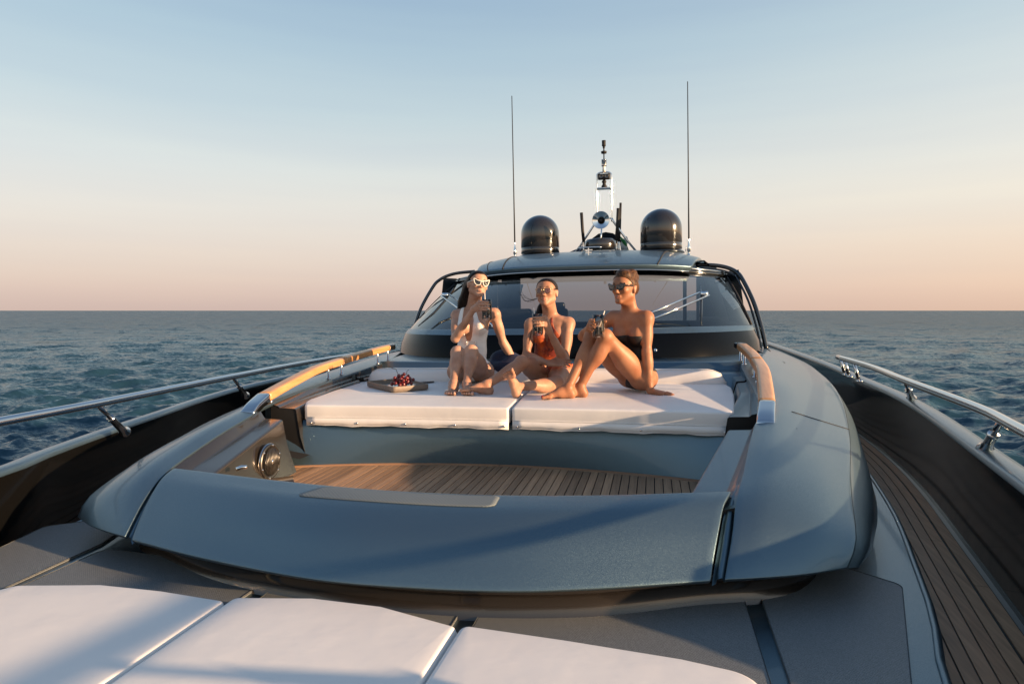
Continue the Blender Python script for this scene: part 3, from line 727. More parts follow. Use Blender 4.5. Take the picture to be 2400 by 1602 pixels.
# aft shelf behind the back cushion
rows = []
for t in np.linspace(-1, 1, 40):
    x_ = t * 1.62; y_ = 5.42 + 0.05 * t * t
    rows.append([Vector((x_, y_ - 0.2, -0.05)), Vector((x_, y_ - 0.02, 0.045)), Vector((x_, y_ + 0.02, 0.052)), Vector((x_, y_ + 0.16, 0.056)), Vector((x_ * 1.01, y_ + 0.19, 0.07)), Vector((x_ * 1.01, y_ + 0.21, 0.118)), Vector((x_ * 1.02, y_ + 0.25, 0.126)), Vector((x_ * 1.1, y_ + 1.2, 0.126))])
m = MB(); m.loft(rows, closed=False); m.build('aft_shelf', M_PAINT, YACHT)

# speaker in the port side panel ------------------------------------------------
sp_c = Vector((-1.182, 3.15, -.235)); sp_ax = Vector((1.0, 0.03, 0.0)).normalized()
m = MB().lathe([(0.094, -0.06), (0.094, 0.0), (0.100, 0.0), (0.100, 0.008), (0.096, 0.016), (0.088, 0.018), (0.082, 0.012), (0.0, 0.010)], sp_c, sp_ax, 40); spk = m.build('speaker', M_GRILLE, YACHT, origin=sp_c)
m = MB().lathe([(0.100, 0.0), (0.102, 0.004), (0.100, 0.008), (0.098, 0.009)], sp_c, sp_ax, 40); m.build('trim_ring', M_STEEL, spk)
q = sp_ax.to_track_quat('Z', 'Y')
m = MB()
for i in range(11):
    z_ = -0.068 + 0.0136 * i; h = math.sqrt(max(0.0, 0.076 ** 2 - z_ ** 2))
    m.tube([sp_c + q @ Vector((z_, -h, 0.020)), sp_c + q @ Vector((z_, 0, 0.026)), sp_c + q @ Vector((z_, h, 0.020))], 0.0028, 6)
m.build('grille_bar', M_GRILLE, spk)['kind'] = 'stuff'
MB().lathe([(0.0, 0.03), (0.012, 0.028), (0.014, 0.02)], sp_c, sp_ax, 16).build('dust_cap', M_CHROME, spk)
for i in range(6):
    a = i * math.pi / 3 + 0.3
    MB().lathe([(0.0, 0.021), (0.005, 0.020), (0.006, 0.016)], sp_c + q @ Vector((0.090 * math.cos(a), 0.090 * math.sin(a), 0)), sp_ax, 8).build('screw', M_CHROME, spk)
# small bracket near the floor forward of the speaker
MB().tube([(-1.06, 2.70, -.165), (-1.045, 2.72, -.158), (-1.02, 2.725, -.158)], 0.010, 8).build('latch', M_CHROME, YACHT)

# wooden grab rails -----------------------------------------------------------
RAILC = [(1.50, 3.60, .060), (1.555, 4.0, .112), (1.605, 4.4, .158), (1.635, 4.8, .185), (1.66, 5.3, .215), (1.665, 5.86, .245)]
def rail_sec(c, w, h, s):
    """rounded rectangular section rings along a centre line"""
    rows = []
    for i, p in enumerate(c):
        t = c[min(i + 1, len(c) - 1)] - c[max(i - 1, 0)]; n_ = Vector((t.y, -t.x, 0)).normalized(); u = Vector((0, 0, 1)); r = []
        for k in range(16):
            a = 2 * math.pi * k / 16 + math.pi / 16; ca, sa = math.cos(a), math.sin(a)
            e = 0.42
            r.append(p + n_ * (w / 2) * math.copysign(abs(ca) ** e, ca) + u * (h / 2) * math.copysign(abs(sa) ** e, sa))
        rows.append(r)
    return rows
for s in (1, -1):
    c = crv(side(RAILC, s), 60)
    base = MB().loft(rail_sec(c[:34], 0.086, 0.058, s), True, True).build('grab_rail', M_RAILWOOD, YACHT)
    MB().loft(rail_sec(c[34:], 0.0855, 0.058, s), True, True).build('rail_section', M_RAILWOOD, base)
    tip = crv(side([(1.455, 3.36, -.018), (1.47, 3.44, .02), (1.50, 3.595, .060)], s), 12)
    rows = rail_sec(tip, 0.088, 0.056, s)
    lo = [[v if v.z > p.z - 0.0 else Vector((v.x, v.y, min(v.z, -.0 + p.z - 0.024))) for v in r] for r, p in zip(rows, tip)]
    MB().loft(lo, True, True).build('steel_end', M_STEEL, base)
    e = Vector(side([(1.668, 5.93, .249)], s)[0])
    MB().loft(rail_sec(crv([c[-1], c[-1].lerp(e, .5), e + Vector((-.02 * s, .03, 0))], 5), 0.086, 0.058, s), True, True).build('end_cap', M_BLACK, base)
    for y in (3.66, 4.62, 4.86, 5.62, 5.86):
        p = min(c, key=lambda v: abs(v.y - y)); z0 = np.interp(y, [3.5, 4.4, 5.5, 6], [.015, .062, .106, .126])
        m = MB(); off = -0.012 * s
        m.lathe([(0.022, 0), (0.022, 0.006), (0.011, 0.010), (0.011, max(0.02, p.z - z0 - 0.02))], (p.x + off, y, z0), (0, 0, 1), 14)
        m.build('post', M_STEEL, base)

# windshield base, glass, frame -------------------------------------------------
def band(yc, yk, w, z, zk, aft=(0.14, 2.6), n=46, pw=2.7, aftz=0.0):
    pts = []
    xs_ = np.concatenate([np.linspace(-1, 1, n)])
    for t in xs_:
        tt = math.copysign(abs(t) ** 0.9, t)
        pts.append(Vector((w * tt, yc + (yk - yc) * abs(tt) ** pw, z + (zk - z) * abs(tt) ** 3)))
    a, l = aft; L_ = []; R_ = []
    for k in range(1, 9):
        q = k / 8
        L_.append(Vector((-w - a * math.sin(q * 1.57), yk + l * q, zk + aftz * q))); R_.append(Vector((w + a * math.sin(q * 1.57), yk + l * q, zk + aftz * q)))
    out = L_[::-1] + pts + R_
    # soften the corner
    for _ in range(2):
        out = [out[0]] + [(out[i - 1] + out[i] * 2 + out[i + 1]) / 4 for i in range(1, len(out) - 1)] + [out[-1]]
    return [p + Vector((-0.02, 0, 0)) for p in out]
B0 = band(6.00, 7.25, 2.10, .120, .10, aft=(0.02, 2.6), pw=3.4)
B1 = band(6.03, 7.28, 2.08, .25, .235, aft=(0.02, 2.6), pw=3.4)
B2 = band(6.08, 7.34, 2.045, .355, .345, aft=(0.02, 2.6), pw=3.4)
B2b = band(6.10, 7.37, 2.055, .362, .352, aft=(0.02, 2.6), pw=3.4)
B3 = band(6.15, 7.42, 2.035, .405, .392, aft=(0.02, 2.6), pw=3.4)
B4 = band(6.17, 7.44, 2.02, .410, .397, aft=(0.02, 2.6), pw=3.4)
GT = [p + Vector((.06, 0, 0)) for p in band(7.70, 8.45, 1.80, 1.055, .985, aft=(0.0, 1.6), pw=2.8)]
m = MB(); m.loft([list(r) for r in zip(B0, B1, B2)], closed=False); m.build('windshield_base', M_BASEBLK, YACHT)
m = MB(); m.loft([list(r) for r in zip(B2, B2b, B3, B4)], closed=False); m.build('windshield_sill', M_PAINT, YACHT)
rows = []
for a, b_ in zip(B4, GT):
    rows.append([a.lerp(b_, t) + Vector((0, -0.05 * math.sin(math.pi * t), 0.015 * math.sin(math.pi * t))) for t in np.linspace(0, 1, 9)])
ws = MB().loft(rows, closed=False).build('windshield', M_WSHIELD, YACHT)
MB().tube(GT, 0.034, 10).build('frame_tube', M_BLACK, ws)
MB().tube([p + Vector((0, -0.014, 0.040)) for p in GT[4:-4]], 0.010, 8).build('chrome_strip', M_CHROME, ws)
MB().tube([p + Vector((0, -0.01, -0.045)) for p in GT[6:-6]], 0.016, 8).build('glass_gasket', M_MATT, ws)
for k in (8, -9):
    MB().tube([r + Vector((0, -0.012, 0)) for r in rows[k]], 0.016, 8).build('glass_edge', M_MATT, ws)

# roof -------------------------------------------------------------------------
NX, NY = 41, 26; grid = []
ROOF_Y0, ROOF_Y1 = 7.55, 13.2
def roof_pt(t, v):
    y = ROOF_Y0 + (ROOF_Y1 - ROOF_Y0) * v + 0.32 * abs(t) ** 3 * (1 - v)
    w = 1.32 + 0.28 * min(1, v * 2.6) ** 0.8
    zc = 1.115 + 0.40 * (1 - math.exp(-v * 5.2)) - 0.05 * max(0, v - .4)
    z = zc - (0.03 + 0.13 * min(1, v * 3)) * abs(t) ** 3.6
    return Vector((0.04 + w * t, y, z))
for j in range(NY):
    v = (j / (NY - 1)) ** 1.4
    grid.append([roof_pt(-1 + 2 * i / (NX - 1), v) for i in range(NX)])
m = MB(); m.loft(grid, closed=False); me = m.mesh('roof'); orient_up(me); roof = finish('roof', me, M_PAINT, YACHT); solid(roof, 0.07, -1, 0.018)
for t in (-0.70, 0.70):
    MB().tube([roof_pt(t, v) + Vector((0, 0, 0.001)) for v in np.linspace(0.0, 0.6, 20)], 0.010, 6).build('roof_seam', M_MATT, roof)
MB().tube([roof_pt(-0.86 - .05 * math.sin(v * 9), v) + Vector((0, 0, 0.001)) for v in np.linspace(0.0, 0.3, 12)], 0.006, 6).build('roof_seam', M_MATT, roof)
MB().tube([roof_pt(t, 0) + Vector((0, -0.004, -0.066)) for t in np.linspace(-.97, .97, 30)], 0.008, 6).build('roof_trim', M_CHROME, roof)
# black roll-bar tubes at both sides
for s in (1, -1):
    ox = -0.01
    P = [(2.20, 7.85, .10), (2.155, 7.93, .36), (2.085, 8.06, .66), (1.985, 8.26, .94), (1.93, 8.36, 1.03), (1.83, 8.42, 1.09), (1.68, 8.44, 1.125), (1.45, 8.45, 1.14)]
    for k, (d, r_) in enumerate(((0.0, .026), (0.05, .014)) if s > 0 else ((0.0, .022),)):
        MB().tube([p + Vector((ox, 0, 0)) for p in crv([((x - d * (1 if z < 1 else .3)) * s, y + d * .5, z - (d * .9 if z > 1 else 0)) for x, y, z in P], 60)], r_, 12).build('roll_bar', M_DARKST, YACHT)
    m = MB(); m.loft([[Vector((s * x + ox, y, z)) for x, y, z in ((1.40, 8.2 + k * .9, 1.08), (1.45, 8.2 + k * .9, 1.17 + .02 * k), (1.54, 8.25 + k * .9, 1.18 - .03 * k), (1.62, 8.3 + k * .9, 1.12 - .08 * k))] for k in (0, .25, .5, .75, 1)], closed=False)
    if s > 0: m.build('bar_fairing', M_BLACK, YACHT)
    m = MB(); m.tube(crv([(s * 2.19 + ox, 7.75, .11), (s * 2.14 + ox, 7.3, .115), (s * 2.10 + ox, 7.0, .115)], 10), 0.012, 6); m.build('base_trim', M_MATT, YACHT)
# triangular hatch seam beside the starboard pillar
MB().tube([(1.93, 6.75, .148), (2.03, 5.95, .092), (1.99, 5.86, .090), (1.88, 5.85, .112)], 0.009, 6).build('hatch_seam', M_MATT, YACHT)

# wipers -----------------------------------------------------------------------
def wiper(base, tip, blade, gap):
    b0 = Vector(base); t0 = Vector(tip); g = Vector(gap)
    w = MB().tube([b0, t0], 0.009, 8); w.tube([b0 + g, t0 + g], 0.009, 8); w = w.build('wiper', M_CHROME, YACHT)
    MB().tube([Vector(q) for q in blade], [0.006, 0.014, 0.014, 0.005], 8).build('wiper_blade', M_BLACK, w)
    MB().box((t0 + g * .5), (0.07, 0.03, 0.05)).build('wiper_joint', M_CHROME, w)
    for q in (b0, b0 + g): MB().lathe([(0.0, -.04), (0.02, -.04), (0.022, 0.0), (0.012, 0.015), (0, 0.016)], q, (0, -.6, .8), 12).build('wiper_pivot', M_CHROME, w)
wiper((0.60, 6.20, .43), (1.37, 6.72, .745), [(1.39, 6.86, .83), (1.385, 6.72, .70), (1.37, 6.55, .55), (1.36, 6.36, .42)], (0.09, -.03, -.03))
wiper((-0.75, 6.22, .43), (-1.42, 6.88, .775), [(-1.30, 6.98, .86), (-1.38, 6.90, .72), (-1.48, 6.80, .58), (-1.60, 6.62, .44)], (0.09, 0.03, 0.01))
MB().lathe([(0, 0), (0.018, 0), (0.016, .02), (0.008, .03), (0.0, .032)], (0.93, 5.90, .21), (0, -1, .2), 12).build('hook', M_CHROME, YACHT)

# cabin seen through the glass ----------------------------------------------------
CAB = MB()
CAB.box((0.04, 9.3, .34), (3.3, 0.8, .16)); cab = CAB.build('cabin_interior', M_MATT, YACHT, smooth=False)
M_LEATHER = mat('cream_trim', (0.42, 0.38, 0.33), 0.5)
M_DARKTRIM = mat('dark_trim', (0.025, 0.035, 0.045), 0.35)
for s in (1, -1):
    m = MB(); m.loft([[Vector((s * x + .04, y, z)) for x, y, z in ((2.02, yy, 0.0), (1.98, yy, .45), (1.78 if yy > 8.6 else 1.9, yy, 1.06 + .02 * (yy - 8.5)))] for yy in (8.3, 9.0, 10.5, 12.0, 13.2)], closed=False)
    m.build('cabin_side', M_DARKTRIM, cab, smooth=False)
    m = MB(); m.add([(s * 1.64 + .04, 12.2, .1), (s * 2.1 + .04, 12.2, .1), (s * 2.0 + .04, 12.2, 1.35), (s * 1.72 + .04, 12.2, 1.35)], [(0, 1, 2, 3)]); m.box((s * 1.82 + .04, 12.25, .75), (.34, .05, 1.3))
    m.build('rear_pillar', M_DARKTRIM, cab, smooth=False)
MB().box((-1.62, 10.2, .72), (.10, .06, .9)).build('pillar_trim', M_LEATHER, cab, smooth=False)
MB().box((1.36, 9.6, .62), (.05, .06, .8)).build('pillar_trim', M_LEATHER, cab, smooth=False)
MB().box((0.04, 12.4, .20), (3.6, .3, .34)).build('aft_seat_back', M_DARKTRIM, cab, smooth=False)
for (x_, w_) in ((-1.25, .62), (-0.55, .35)):
    m = MB(); m.box((x_, 9.9, .42), (w_, .18, .42)); o = m.build('seat_back', M_DARKTRIM, cab); bevel(o, .06, 4)
m = MB(); m.box((-.50, 9.8, .66), (.18, .12, .12)); o = m.build('headrest', M_DARKTRIM, cab); bevel(o, .04, 4)
m = MB(); m.box((1.62, 8.6, .45), (.25, .3, .06)); o = m.build('console_top', M_LEATHER, cab); bevel(o, .03, 3)

# roof equipment -----------------------------------------------------------------
def zroof(x, y):
    v = (y - ROOF_Y0) / (ROOF_Y1 - ROOF_Y0); t = (x - .04) / (1.6)
    return roof_pt(max(-1, min(1, t)), v).z
def radome(x, y, r, h, z0):
    prof = [(0.0, 0.0), (r * .93, 0.0), (r * 1.0, .02), (r * 1.0, .095), (r * .985, .10), (r * .985, .104), (r, .11), (r, h - r * .98)]
    for k in range(1, 13):
        a = k / 12 * math.pi / 2; prof.append((max(0.0001, r * math.cos(a)), h - r * .98 + r * .98 * math.sin(a)))
    d = MB().lathe(prof, (x, y, z0), (0, 0, 1), 48).build('radome', M_BLACK2, roof, origin=(x, y, z0))
    MB().lathe([(0, 0), (r * 1.12, 0), (r * 1.08, .03), (r * .9, .045)], (x, y, z0 - .045), (0, 0, 1), 40).build('radome_base', M_BLACK, d)
    return d
M_BLACK2 = mat('radome_black', (0.018, 0.016, 0.015), 0.17, 0.0, 1.0, 0.06)
YD = 10.0
radome(-.82, YD, .302, .615, 1.475); radome(1.035, YD, .31, .625, 1.475)
# low radar
rr = []
prof = [(0.0, .0), (.20, .0), (.235, .02), (.245, .06), (.235, .135), (.20, .165), (.10, .178), (0.0, .18)]
MB().lathe(prof, (.13, YD - .1, 1.50), (0, 0, 1), 40).build('radar_dome', M_BLACK2, roof)
# blue cover behind the radar
rows = []
for k in range(9):
    a = math.pi * k / 8
    rows.append([Vector((.18 - .30 * math.cos(a) * f, YD + .35 + g, 1.46 + .37 * math.sin(a) ** .8 * f)) for f, g in ((1, 0), (1, .3), (.85, .42))])
M_NAVY = mat('navy_canvas', (0.012, 0.018, 0.05), 0.7, bump=[('noise', 20, .5, .01, (1, 1, 1))])
MB().loft(rows, closed=False).build('canvas_cover', M_NAVY, roof)
o = MB().add([(-.60, YD + .1, 1.47), (-.20, YD - .05, 1.48), (-.10, YD + .2, 1.66), (-.25, YD + .4, 1.60), (-.55, YD + .45, 1.49)], [(0, 1, 2, 3, 4)]).build('canvas_flap', M_NAVY, roof, smooth=False); solid(o, .02)
# mast frame
mast = MB()
yM = YD + .05; xm = .185
for s in (1, -1):
    mast.tube(crv([(xm + s * .50, yM + .1, 1.46), (xm + s * .34, yM + .03, 1.66), (xm + s * .15, yM, 1.93), (xm + s * .112, yM, 2.0)], 20), 0.017, 10)
    mast.tube(crv([(xm + s * .112, yM, 1.95), (xm + s * .112, yM, 2.4), (xm + s * .112, yM, 2.64), (xm + s * .10, yM, 2.685), (xm + s * .06, yM, 2.705), (xm, yM, 2.707)], 30), 0.013, 10)
mast = mast.build('mast', M_CHROME, roof)
MB().tube([(xm - .11, yM, 2.0), (xm + .11, yM, 2.0)], 0.012, 8).build('mast_crossbar', M_CHROME, mast)
m = MB(); m.box((xm, yM, 2.46), (.21, .12, .022)); o = m.build('light_shelf', M_CHROME, mast); bevel(o, .008)
m = MB(); m.box((xm, yM - .02, 2.635), (.185, .07, .085)); o = m.build('floodlight', M_MATT, mast); bevel(o, .012)
for s in (1, -1): MB().lathe([(0, .0), (.030, .0), (.034, .012), (.026, .008), (0.0, .002)], (xm + s * .042, yM - .056, 2.638), (0, -1, 0), 18).build('lamp', M_GRILLE, mast)
MB().lathe([(.0, 0), (.045, 0), (.042, .03), (.026, .05), (.024, .07), (.036, .085), (.036, .10), (.02, .12), (0, .12)], (xm, yM, 2.47), (0, 0, 1), 20).build('lamp_mount', M_MATT, mast)
MB().lathe([(.0, 0), (.026, 0), (.024, .085), (0, .085)], (xm, yM, 2.712), (0, 0, 1), 18).build('mast_light', mat('white_lens', (.8, .76, .68), .25), mast)
MB().lathe([(.0, 0), (.038, 0), (.040, .01), (.038, .085), (.042, .09), (.04, .10), (0, .10)], (xm, yM, 2.80), (0, 0, 1), 20).build('light_housing', M_STEEL, mast)
MB().lathe([(.0, 0), (.009, 0), (.009, .09), (.042, .095), (.044, .125), (.012, .13), (.009, .16), (.018, .18), (.018, .20), (.03, .205), (.03, .245), (.026, .25), (.03, .255), (.03, .29), (0, .292)], (xm, yM, 2.90), (0, 0, 1), 18).build('wind_sensor', M_MATT, mast)
# searchlight-like horn
hc = Vector((.165, YD - .42, 1.915))
hz = MB().lathe([(.128, .0), (.130, -.004), (.124, .0), (.10, .012), (.07, .026), (.045, .040), (.030, .055), (.0, .06)], hc, (0.05, 1, .04), 40).build('horn', M_CHROME, roof)
MB().lathe([(.020, .0), (.022, .01), (.014, .03), (.0, .032)], hc + Vector((0, .045, 0)), (0.05, -1, 0), 20).build('horn_throat', M_MATT, hz)
MB().lathe([(.0, .32), (.05, .31), (.055, .22), (.03, .15), (.045, .08)], hc, (0.05, 1, .0), 24).build('horn_body', M_CHROME, hz)
MB().tube([hc + Vector((.0, .20, -.05)), hc + Vector((-.03, .2, -.42))], .012, 8).build('horn_stand', M_CHROME, hz)
# whip aerials
for (x_, y_, z1) in ((-1.12, 9.5, 3.80), (1.42, 9.6, 3.815)):
    z0 = zroof(x_, y_) - .01
    a = MB().tube([(x_, y_, z0 + .1), (x_ - .004, y_, z0 + .9), (x_ - .012, y_, z1)], [.012, .009, .006], 8).build('whip_aerial', M_MATT, roof)
    MB().lathe([(0, 0), (.03, 0), (.03, .012), (.016, .02), (.018, .06), (.026, .07), (.026, .13), (.016, .15), (.013, .22), (.012, .24)], (x_, y_, z0), (0, 0, 1), 14).build('aerial_mount', M_CHROME, a)
m = MB(); m.tube([(1.40, 9.55, 1.36), (1.37, 9.53, 1.42), (1.38, 9.5, 1.47)], .006, 6); m.build('lanyard', M_CHROME, roof)
# stubby aerials
for (x_, y_, dx, h_, r_) in ((-.13, YD, -.035, .66, .024), (.36, YD, .04, .70, .026), (.395, YD + .12, .035, .80, .018)):
    z0 = 1.44
    a = MB().tube([(x_, y_, z0 + .17), (x_ + dx * .6, y_, z0 + .4), (x_ + dx * 1.0, y_, z0 + h_)], r_, 12).build('stub_aerial', M_MATT, roof)
    MB().lathe([(0, 0), (.045, 0), (.045, .012), (.02, .02), (.018, .06), (.028, .07), (.02, .1), (.024, .17), (r_, .2)], (x_, y_, z0), (dx * .4, 0, 1), 14).build('aerial_mount', M_CHROME, a)
# small roof fittings
o = MB().tube(crv([(-.02, 8.5, 1.40), (-.02, 8.42, 1.405), (.24, 8.42, 1.405), (.24, 8.5, 1.40)], 24), .008, 8).build('roof_handle', M_CHROME, roof)
m = MB(); m.box((.12, 8.16, 1.325), (.014, .05, .09))
m.box((.12, 8.155, 1.345), (.10, .02, .012)); m.box((.12, 8.155, 1.315), (.075, .02, .012)); m.build('roof_emblem', M_CHROME, roof, smooth=False)
# ------------------------------------------------------------------ loose cushions
def scalloped_skirt(pts, z0, z1, name, parent):
    m = MB(); rows = []
    for i, p in enumerate(pts):
        w = 0.004 * math.sin(i * 0.9) + 0.003 * math.sin(i * 2.3)
        rows.append([Vector((p[0], p[1] - .002, z1)), Vector((p[0], p[1] - .006, (z0 + z1) / 2)), Vector((p[0], p[1] - 0.004 + w, z0 + w * .7))])
    m.loft(rows, closed=False); o = m.build(name, M_VINYL, parent); solid(o, 0.004, 0)
    MB().tube([r[2] for r in rows], 0.0035, 6).build('skirt_hem', M_PIPE, parent)
    MB().tube([r[0] + Vector((0, -.001, 0)) for r in rows], 0.0035, 6).build('piping', M_PIPE, parent)
    return o
def sun_cushion(outline, label, skirt_pts, snaps):
    b = rounded_slab(smooth_outline(outline), -.098, 0.0, 0.014, puff=0.005, rings=14, base_in=0.004)
    root = empty('sun_cushion', (sum(p[0] for p in outline) / len(outline), sum(p[1] for p in outline) / len(outline), -.098), label, 'cushion', 'sun pad cushions')
    b.build('pad', M_VINYL, root)
    scalloped_skirt(skirt_pts, -.128, -.078, 'skirt', root)
    for x_, y_ in snaps:
        MB().lathe([(0, .006), (.006, .005), (.008, .0)], (x_, y_ - .008, -.112), (0, -1, 0), 12).build('snap_button', M_STEEL, root)
    return root
def fy(x_): return 3.735 - 0.035 * (abs(x_ - .05) / 1.3) ** 2
def fline(x0, x1, n=22): return [(x, fy(x)) for x in np.linspace(x0, x1, n)]
L_out = [(-.018, 5.22, .05), (-1.50, 5.20, .14), (-1.545, 4.95, .15), (-1.52, 4.52, .2), (-1.465, 4.19, .1), (-1.36, 3.86, .1), (-1.275, fy(-1.27), .03), (-1.0, fy(-1.0), 0), (-.7, fy(-.7), 0), (-.35, fy(-.35), 0), (.062, fy(.06), .02), (.02, 4.3, 0)]
R_out = [(-.004, 5.22, .05), (.036, 4.3, 0), (.078, fy(.07), .02), (.3, fy(.3), 0), (.65, fy(.65), 0), (1.0, fy(1.0), 0), (1.345, fy(1.34), .04), (1.385, 4.0, .1), (1.435, 4.45, .2), (1.47, 4.9, .2), (1.45, 5.14, .06)]
sun_cushion(L_out, 'white sun pad cushion carrying the grape tray, with buttoned front flap', fline(-1.262, .058), [(q, fy(q)) for q in (-1.23, -.92, -.60, -.28, .03)])
sun_cushion(R_out, 'white sun pad cushion under the woman in the black swimsuit', fline(.082, 1.325), [(q, fy(q)) for q in (.11, .48, .84, 1.30)])
def back_cushion(x0, x1, label):
    root = empty('back_cushion', ((x0 + x1) / 2, 5.25, 0), label, 'cushion', 'back cushions of the sun pad')
    rows = []; n = 34
    for i in range(n + 1):
        t = i / n; x_ = x0 + (x1 - x0) * t
        e = 1.0
        if x0 < -1: e = min(1, (t / .10)) if t < .1 else 1
        if x1 > 1: e = min(1, ((1 - t) / .10)) if t > .9 else 1
        e = math.sqrt(max(0.0, 1 - (1 - e) ** 2)) * .97 + .03
        g = 1.0 if 0.02 < t < .98 else .9
        h = .105 * e * g; y0 = 5.13 + .05 * (1 - e)
        y0 += -.03 * (abs(x_) / 1.5) ** 2
        prof = [(0, -.02), (-.012, .015), (-.008, h * .6), (.02, h * .92), (.06, h), (.16, h * .98), (.22, h * .9), (.25, h * .6), (.25, -.02)]
        rows.append([Vector((x_, y0 + a, z)) for a, z in prof])
    MB().loft(rows, closed=False, cap=False).build('pad', M_VINYL, root)
    m = MB()
    for r in (rows[0], rows[-1]): m.add(r, [tuple(range(len(r)))])
    m.build('end_panel', M_VINYL, root)
    MB().tube([r[4] + Vector((0, -.02, .001)) for r in rows], .0035, 6).build('piping', M_PIPE, root)
back_cushion(-1.52, -.02, 'long white back cushion behind the woman in the white swimsuit')
back_cushion(-.008, 1.46, 'long white back cushion behind the woman in the black swimsuit')
# bow cushions
def bow_cushion(outline, label):
    root = empty('bow_cushion', (sum(p[0] for p in outline) / len(outline), sum(p[1] for p in outline) / len(outline), DZ + .01), label, 'cushion', 'white cushions on the bow')
    rounded_slab(smooth_outline(outline), DZ + .010, DZ + .095, 0.016, puff=0.005, rings=12, base_in=.01).build('pad', M_VINYL, root)
    out = smooth_outline(outline); P = [Vector((x_, y_, DZ + .072)) for x_, y_ in out]; c = sum(P, Vector()) / len(P)
    MB().tube([p + (p - c).normalized() * .001 for p in P] + [P[0]], .004, 6, cap=False).build('piping', M_PIPE, root)
bow_cushion([(-.475, -1.2, .05), (-.475, 1.2, .0), (-.478, 1.825, .02), (-.75, 1.855, 0), (-1.0, 1.86, 0), (-1.30, 1.80, .05), (-1.42, 1.60, .2), (-1.38, 0.6, .1), (-1.2, -.6, .05), (-1.1, -1.2, .05)], 'white bow cushion on the left of the three, partly out of frame')
bow_cushion([(-.466, -1.2, .05), (.316, -1.2, .05), (.320, 0.8, 0), (.330, 1.80, .02), (.05, 1.885, 0), (-.2, 1.90, 0), (-.468, 1.855, .03), (-.466, 1.2, 0)], 'middle of the three white bow cushions')
bow_cushion([(.326, -1.2, .05), (1.02, -1.2, .05), (1.13, 0.4, .3), (1.185, 1.2, .1), (1.195, 1.54, .12), (1.16, 1.70, .10), (.98, 1.745, .1), (.66, 1.785, 0), (.340, 1.815, .03), (.330, 1.2, 0)], 'white bow cushion with a rounded corner on the right of the three')

# ------------------------------------------------------------------ tray, plate, grapes, phone
TRAY_C = Vector((-1.03, 4.61, .012))
M_TRAY = mat('tray_leather', (0.20, 0.155, 0.12), 0.55, noise=(30, (0.15, 0.115, 0.09), .3, .7))
def tray():
    C = [Vector(p) for p in ((-1.30, 4.66), (-.92, 4.29), (-.72, 4.50), (-1.10, 4.93))]
    out = smooth_outline([(p.x, p.y, .025) for p in C]); P = [Vector((a, b, 0)) for a, b in out]; c = sum(P, Vector()) / len(P)
    rows = []
    for z, f in ((.010, .985), (.012, 1.0), (.048, 1.0), (.050, .995), (.050, .965), (.046, .96), (.020, .955), (.019, .90), (.019, .5), (.019, .01)):
        rows.append([Vector((c.x + (p.x - c.x) * f, c.y + (p.y - c.y) * f, z)) for p in P])
    m = MB(); m.loft(rows, True, True)
    o = m.build('serving_tray', M_TRAY); tag(o, 'square brown tray with raised rim on the left sun pad cushion', 'tray')
tray()
PL = Vector((-.945, 4.515, .0225))
o = MB().lathe([(0, 0), (.05, 0), (.085, .006), (.105, .014), (.106, .016), (.084, .010), (.05, .004), (0, .004)], PL, (0, 0, 1), 40).build('plate', mat('white_china', (.75, .76, .76), .15, coat=.5), origin=PL)
tag(o, 'small white plate in the tray under the grapes', 'plate')
GB = PL + Vector((.015, -.01, .008))
M_GRAPE = mat('grape_skin', (0.20, 0.012, 0.012), 0.22, sss=.0, coat=.3, noise=(40, (0.09, 0.008, 0.012), .35, .65))
GB_root = empty('grape_bunch', GB, 'bunch of dark red grapes heaped on the plate', 'grapes')
rg = np.random.default_rng(3); placed = []; gm_ = None
tries = 0
while len(placed) < 46 and tries < 6000:
    tries += 1
    a = rg.uniform(0, 6.28); rr_ = rg.uniform(0, 1) ** .5 * .088; h = rg.uniform(0, 1)
    top = .085 * (1 - (rr_ / .098) ** 2) + .012
    p = Vector((rr_ * math.cos(a), rr_ * math.sin(a) * .8, .012 + h * top))
    if all((p - q_).length > .0215 for q_ in placed): placed.append(p)
sphere = MB().lathe([(max(1e-4, .0125 * math.sin(k / 8 * math.pi)), -.0145 * math.cos(k / 8 * math.pi)) for k in range(9)], (0, 0, 0), (0, 0, 1), 14).mesh('grape')
sphere.materials.append(M_GRAPE); sphere.polygons.foreach_set('use_smooth', [True] * len(sphere.polygons))
for p in placed:
    o = bpy.data.objects.new('grape', sphere); COL.objects.link(o); o.parent = GB_root; o.location = p; o.rotation_euler = (rg.uniform(-.7, .7), rg.uniform(-.7, .7), 0); s_ = rg.uniform(.9, 1.1); o.scale = (s_, s_, s_)
M_STEM = mat('stem', (.10, .06, .03), .7)
MB().tube([GB + Vector((-.02, 0, .07)), GB + Vector((-.045, .01, .095)), GB + Vector((-.06, .02, .125)), GB + Vector((-.105, .03, .138)), GB + Vector((-.125, .03, .146))], .0022, 6).build('stem', M_STEM, GB_root)
MB().tube([GB + Vector((.03, 0, .085)), GB + Vector((.035, .0, .115)), GB + Vector((.05, .0, .125))], .002, 6).build('stem', M_STEM, GB_root)
ph = MB(); rot = Matrix.Rotation(math.radians(24), 3, 'Z')
ph.box((0, 0, 0), (.150, .072, .010)); me = ph.mesh('phone')
o = finish('phone', me, [M_BLACK], origin=(0, 0, 0)); o.location = (-.93, 4.97, .013); o.rotation_euler = (0, 0, math.radians(38)); bevel(o, .004, 3)
tag(o, 'black mobile phone lying on the cushion behind the tray', 'phone')
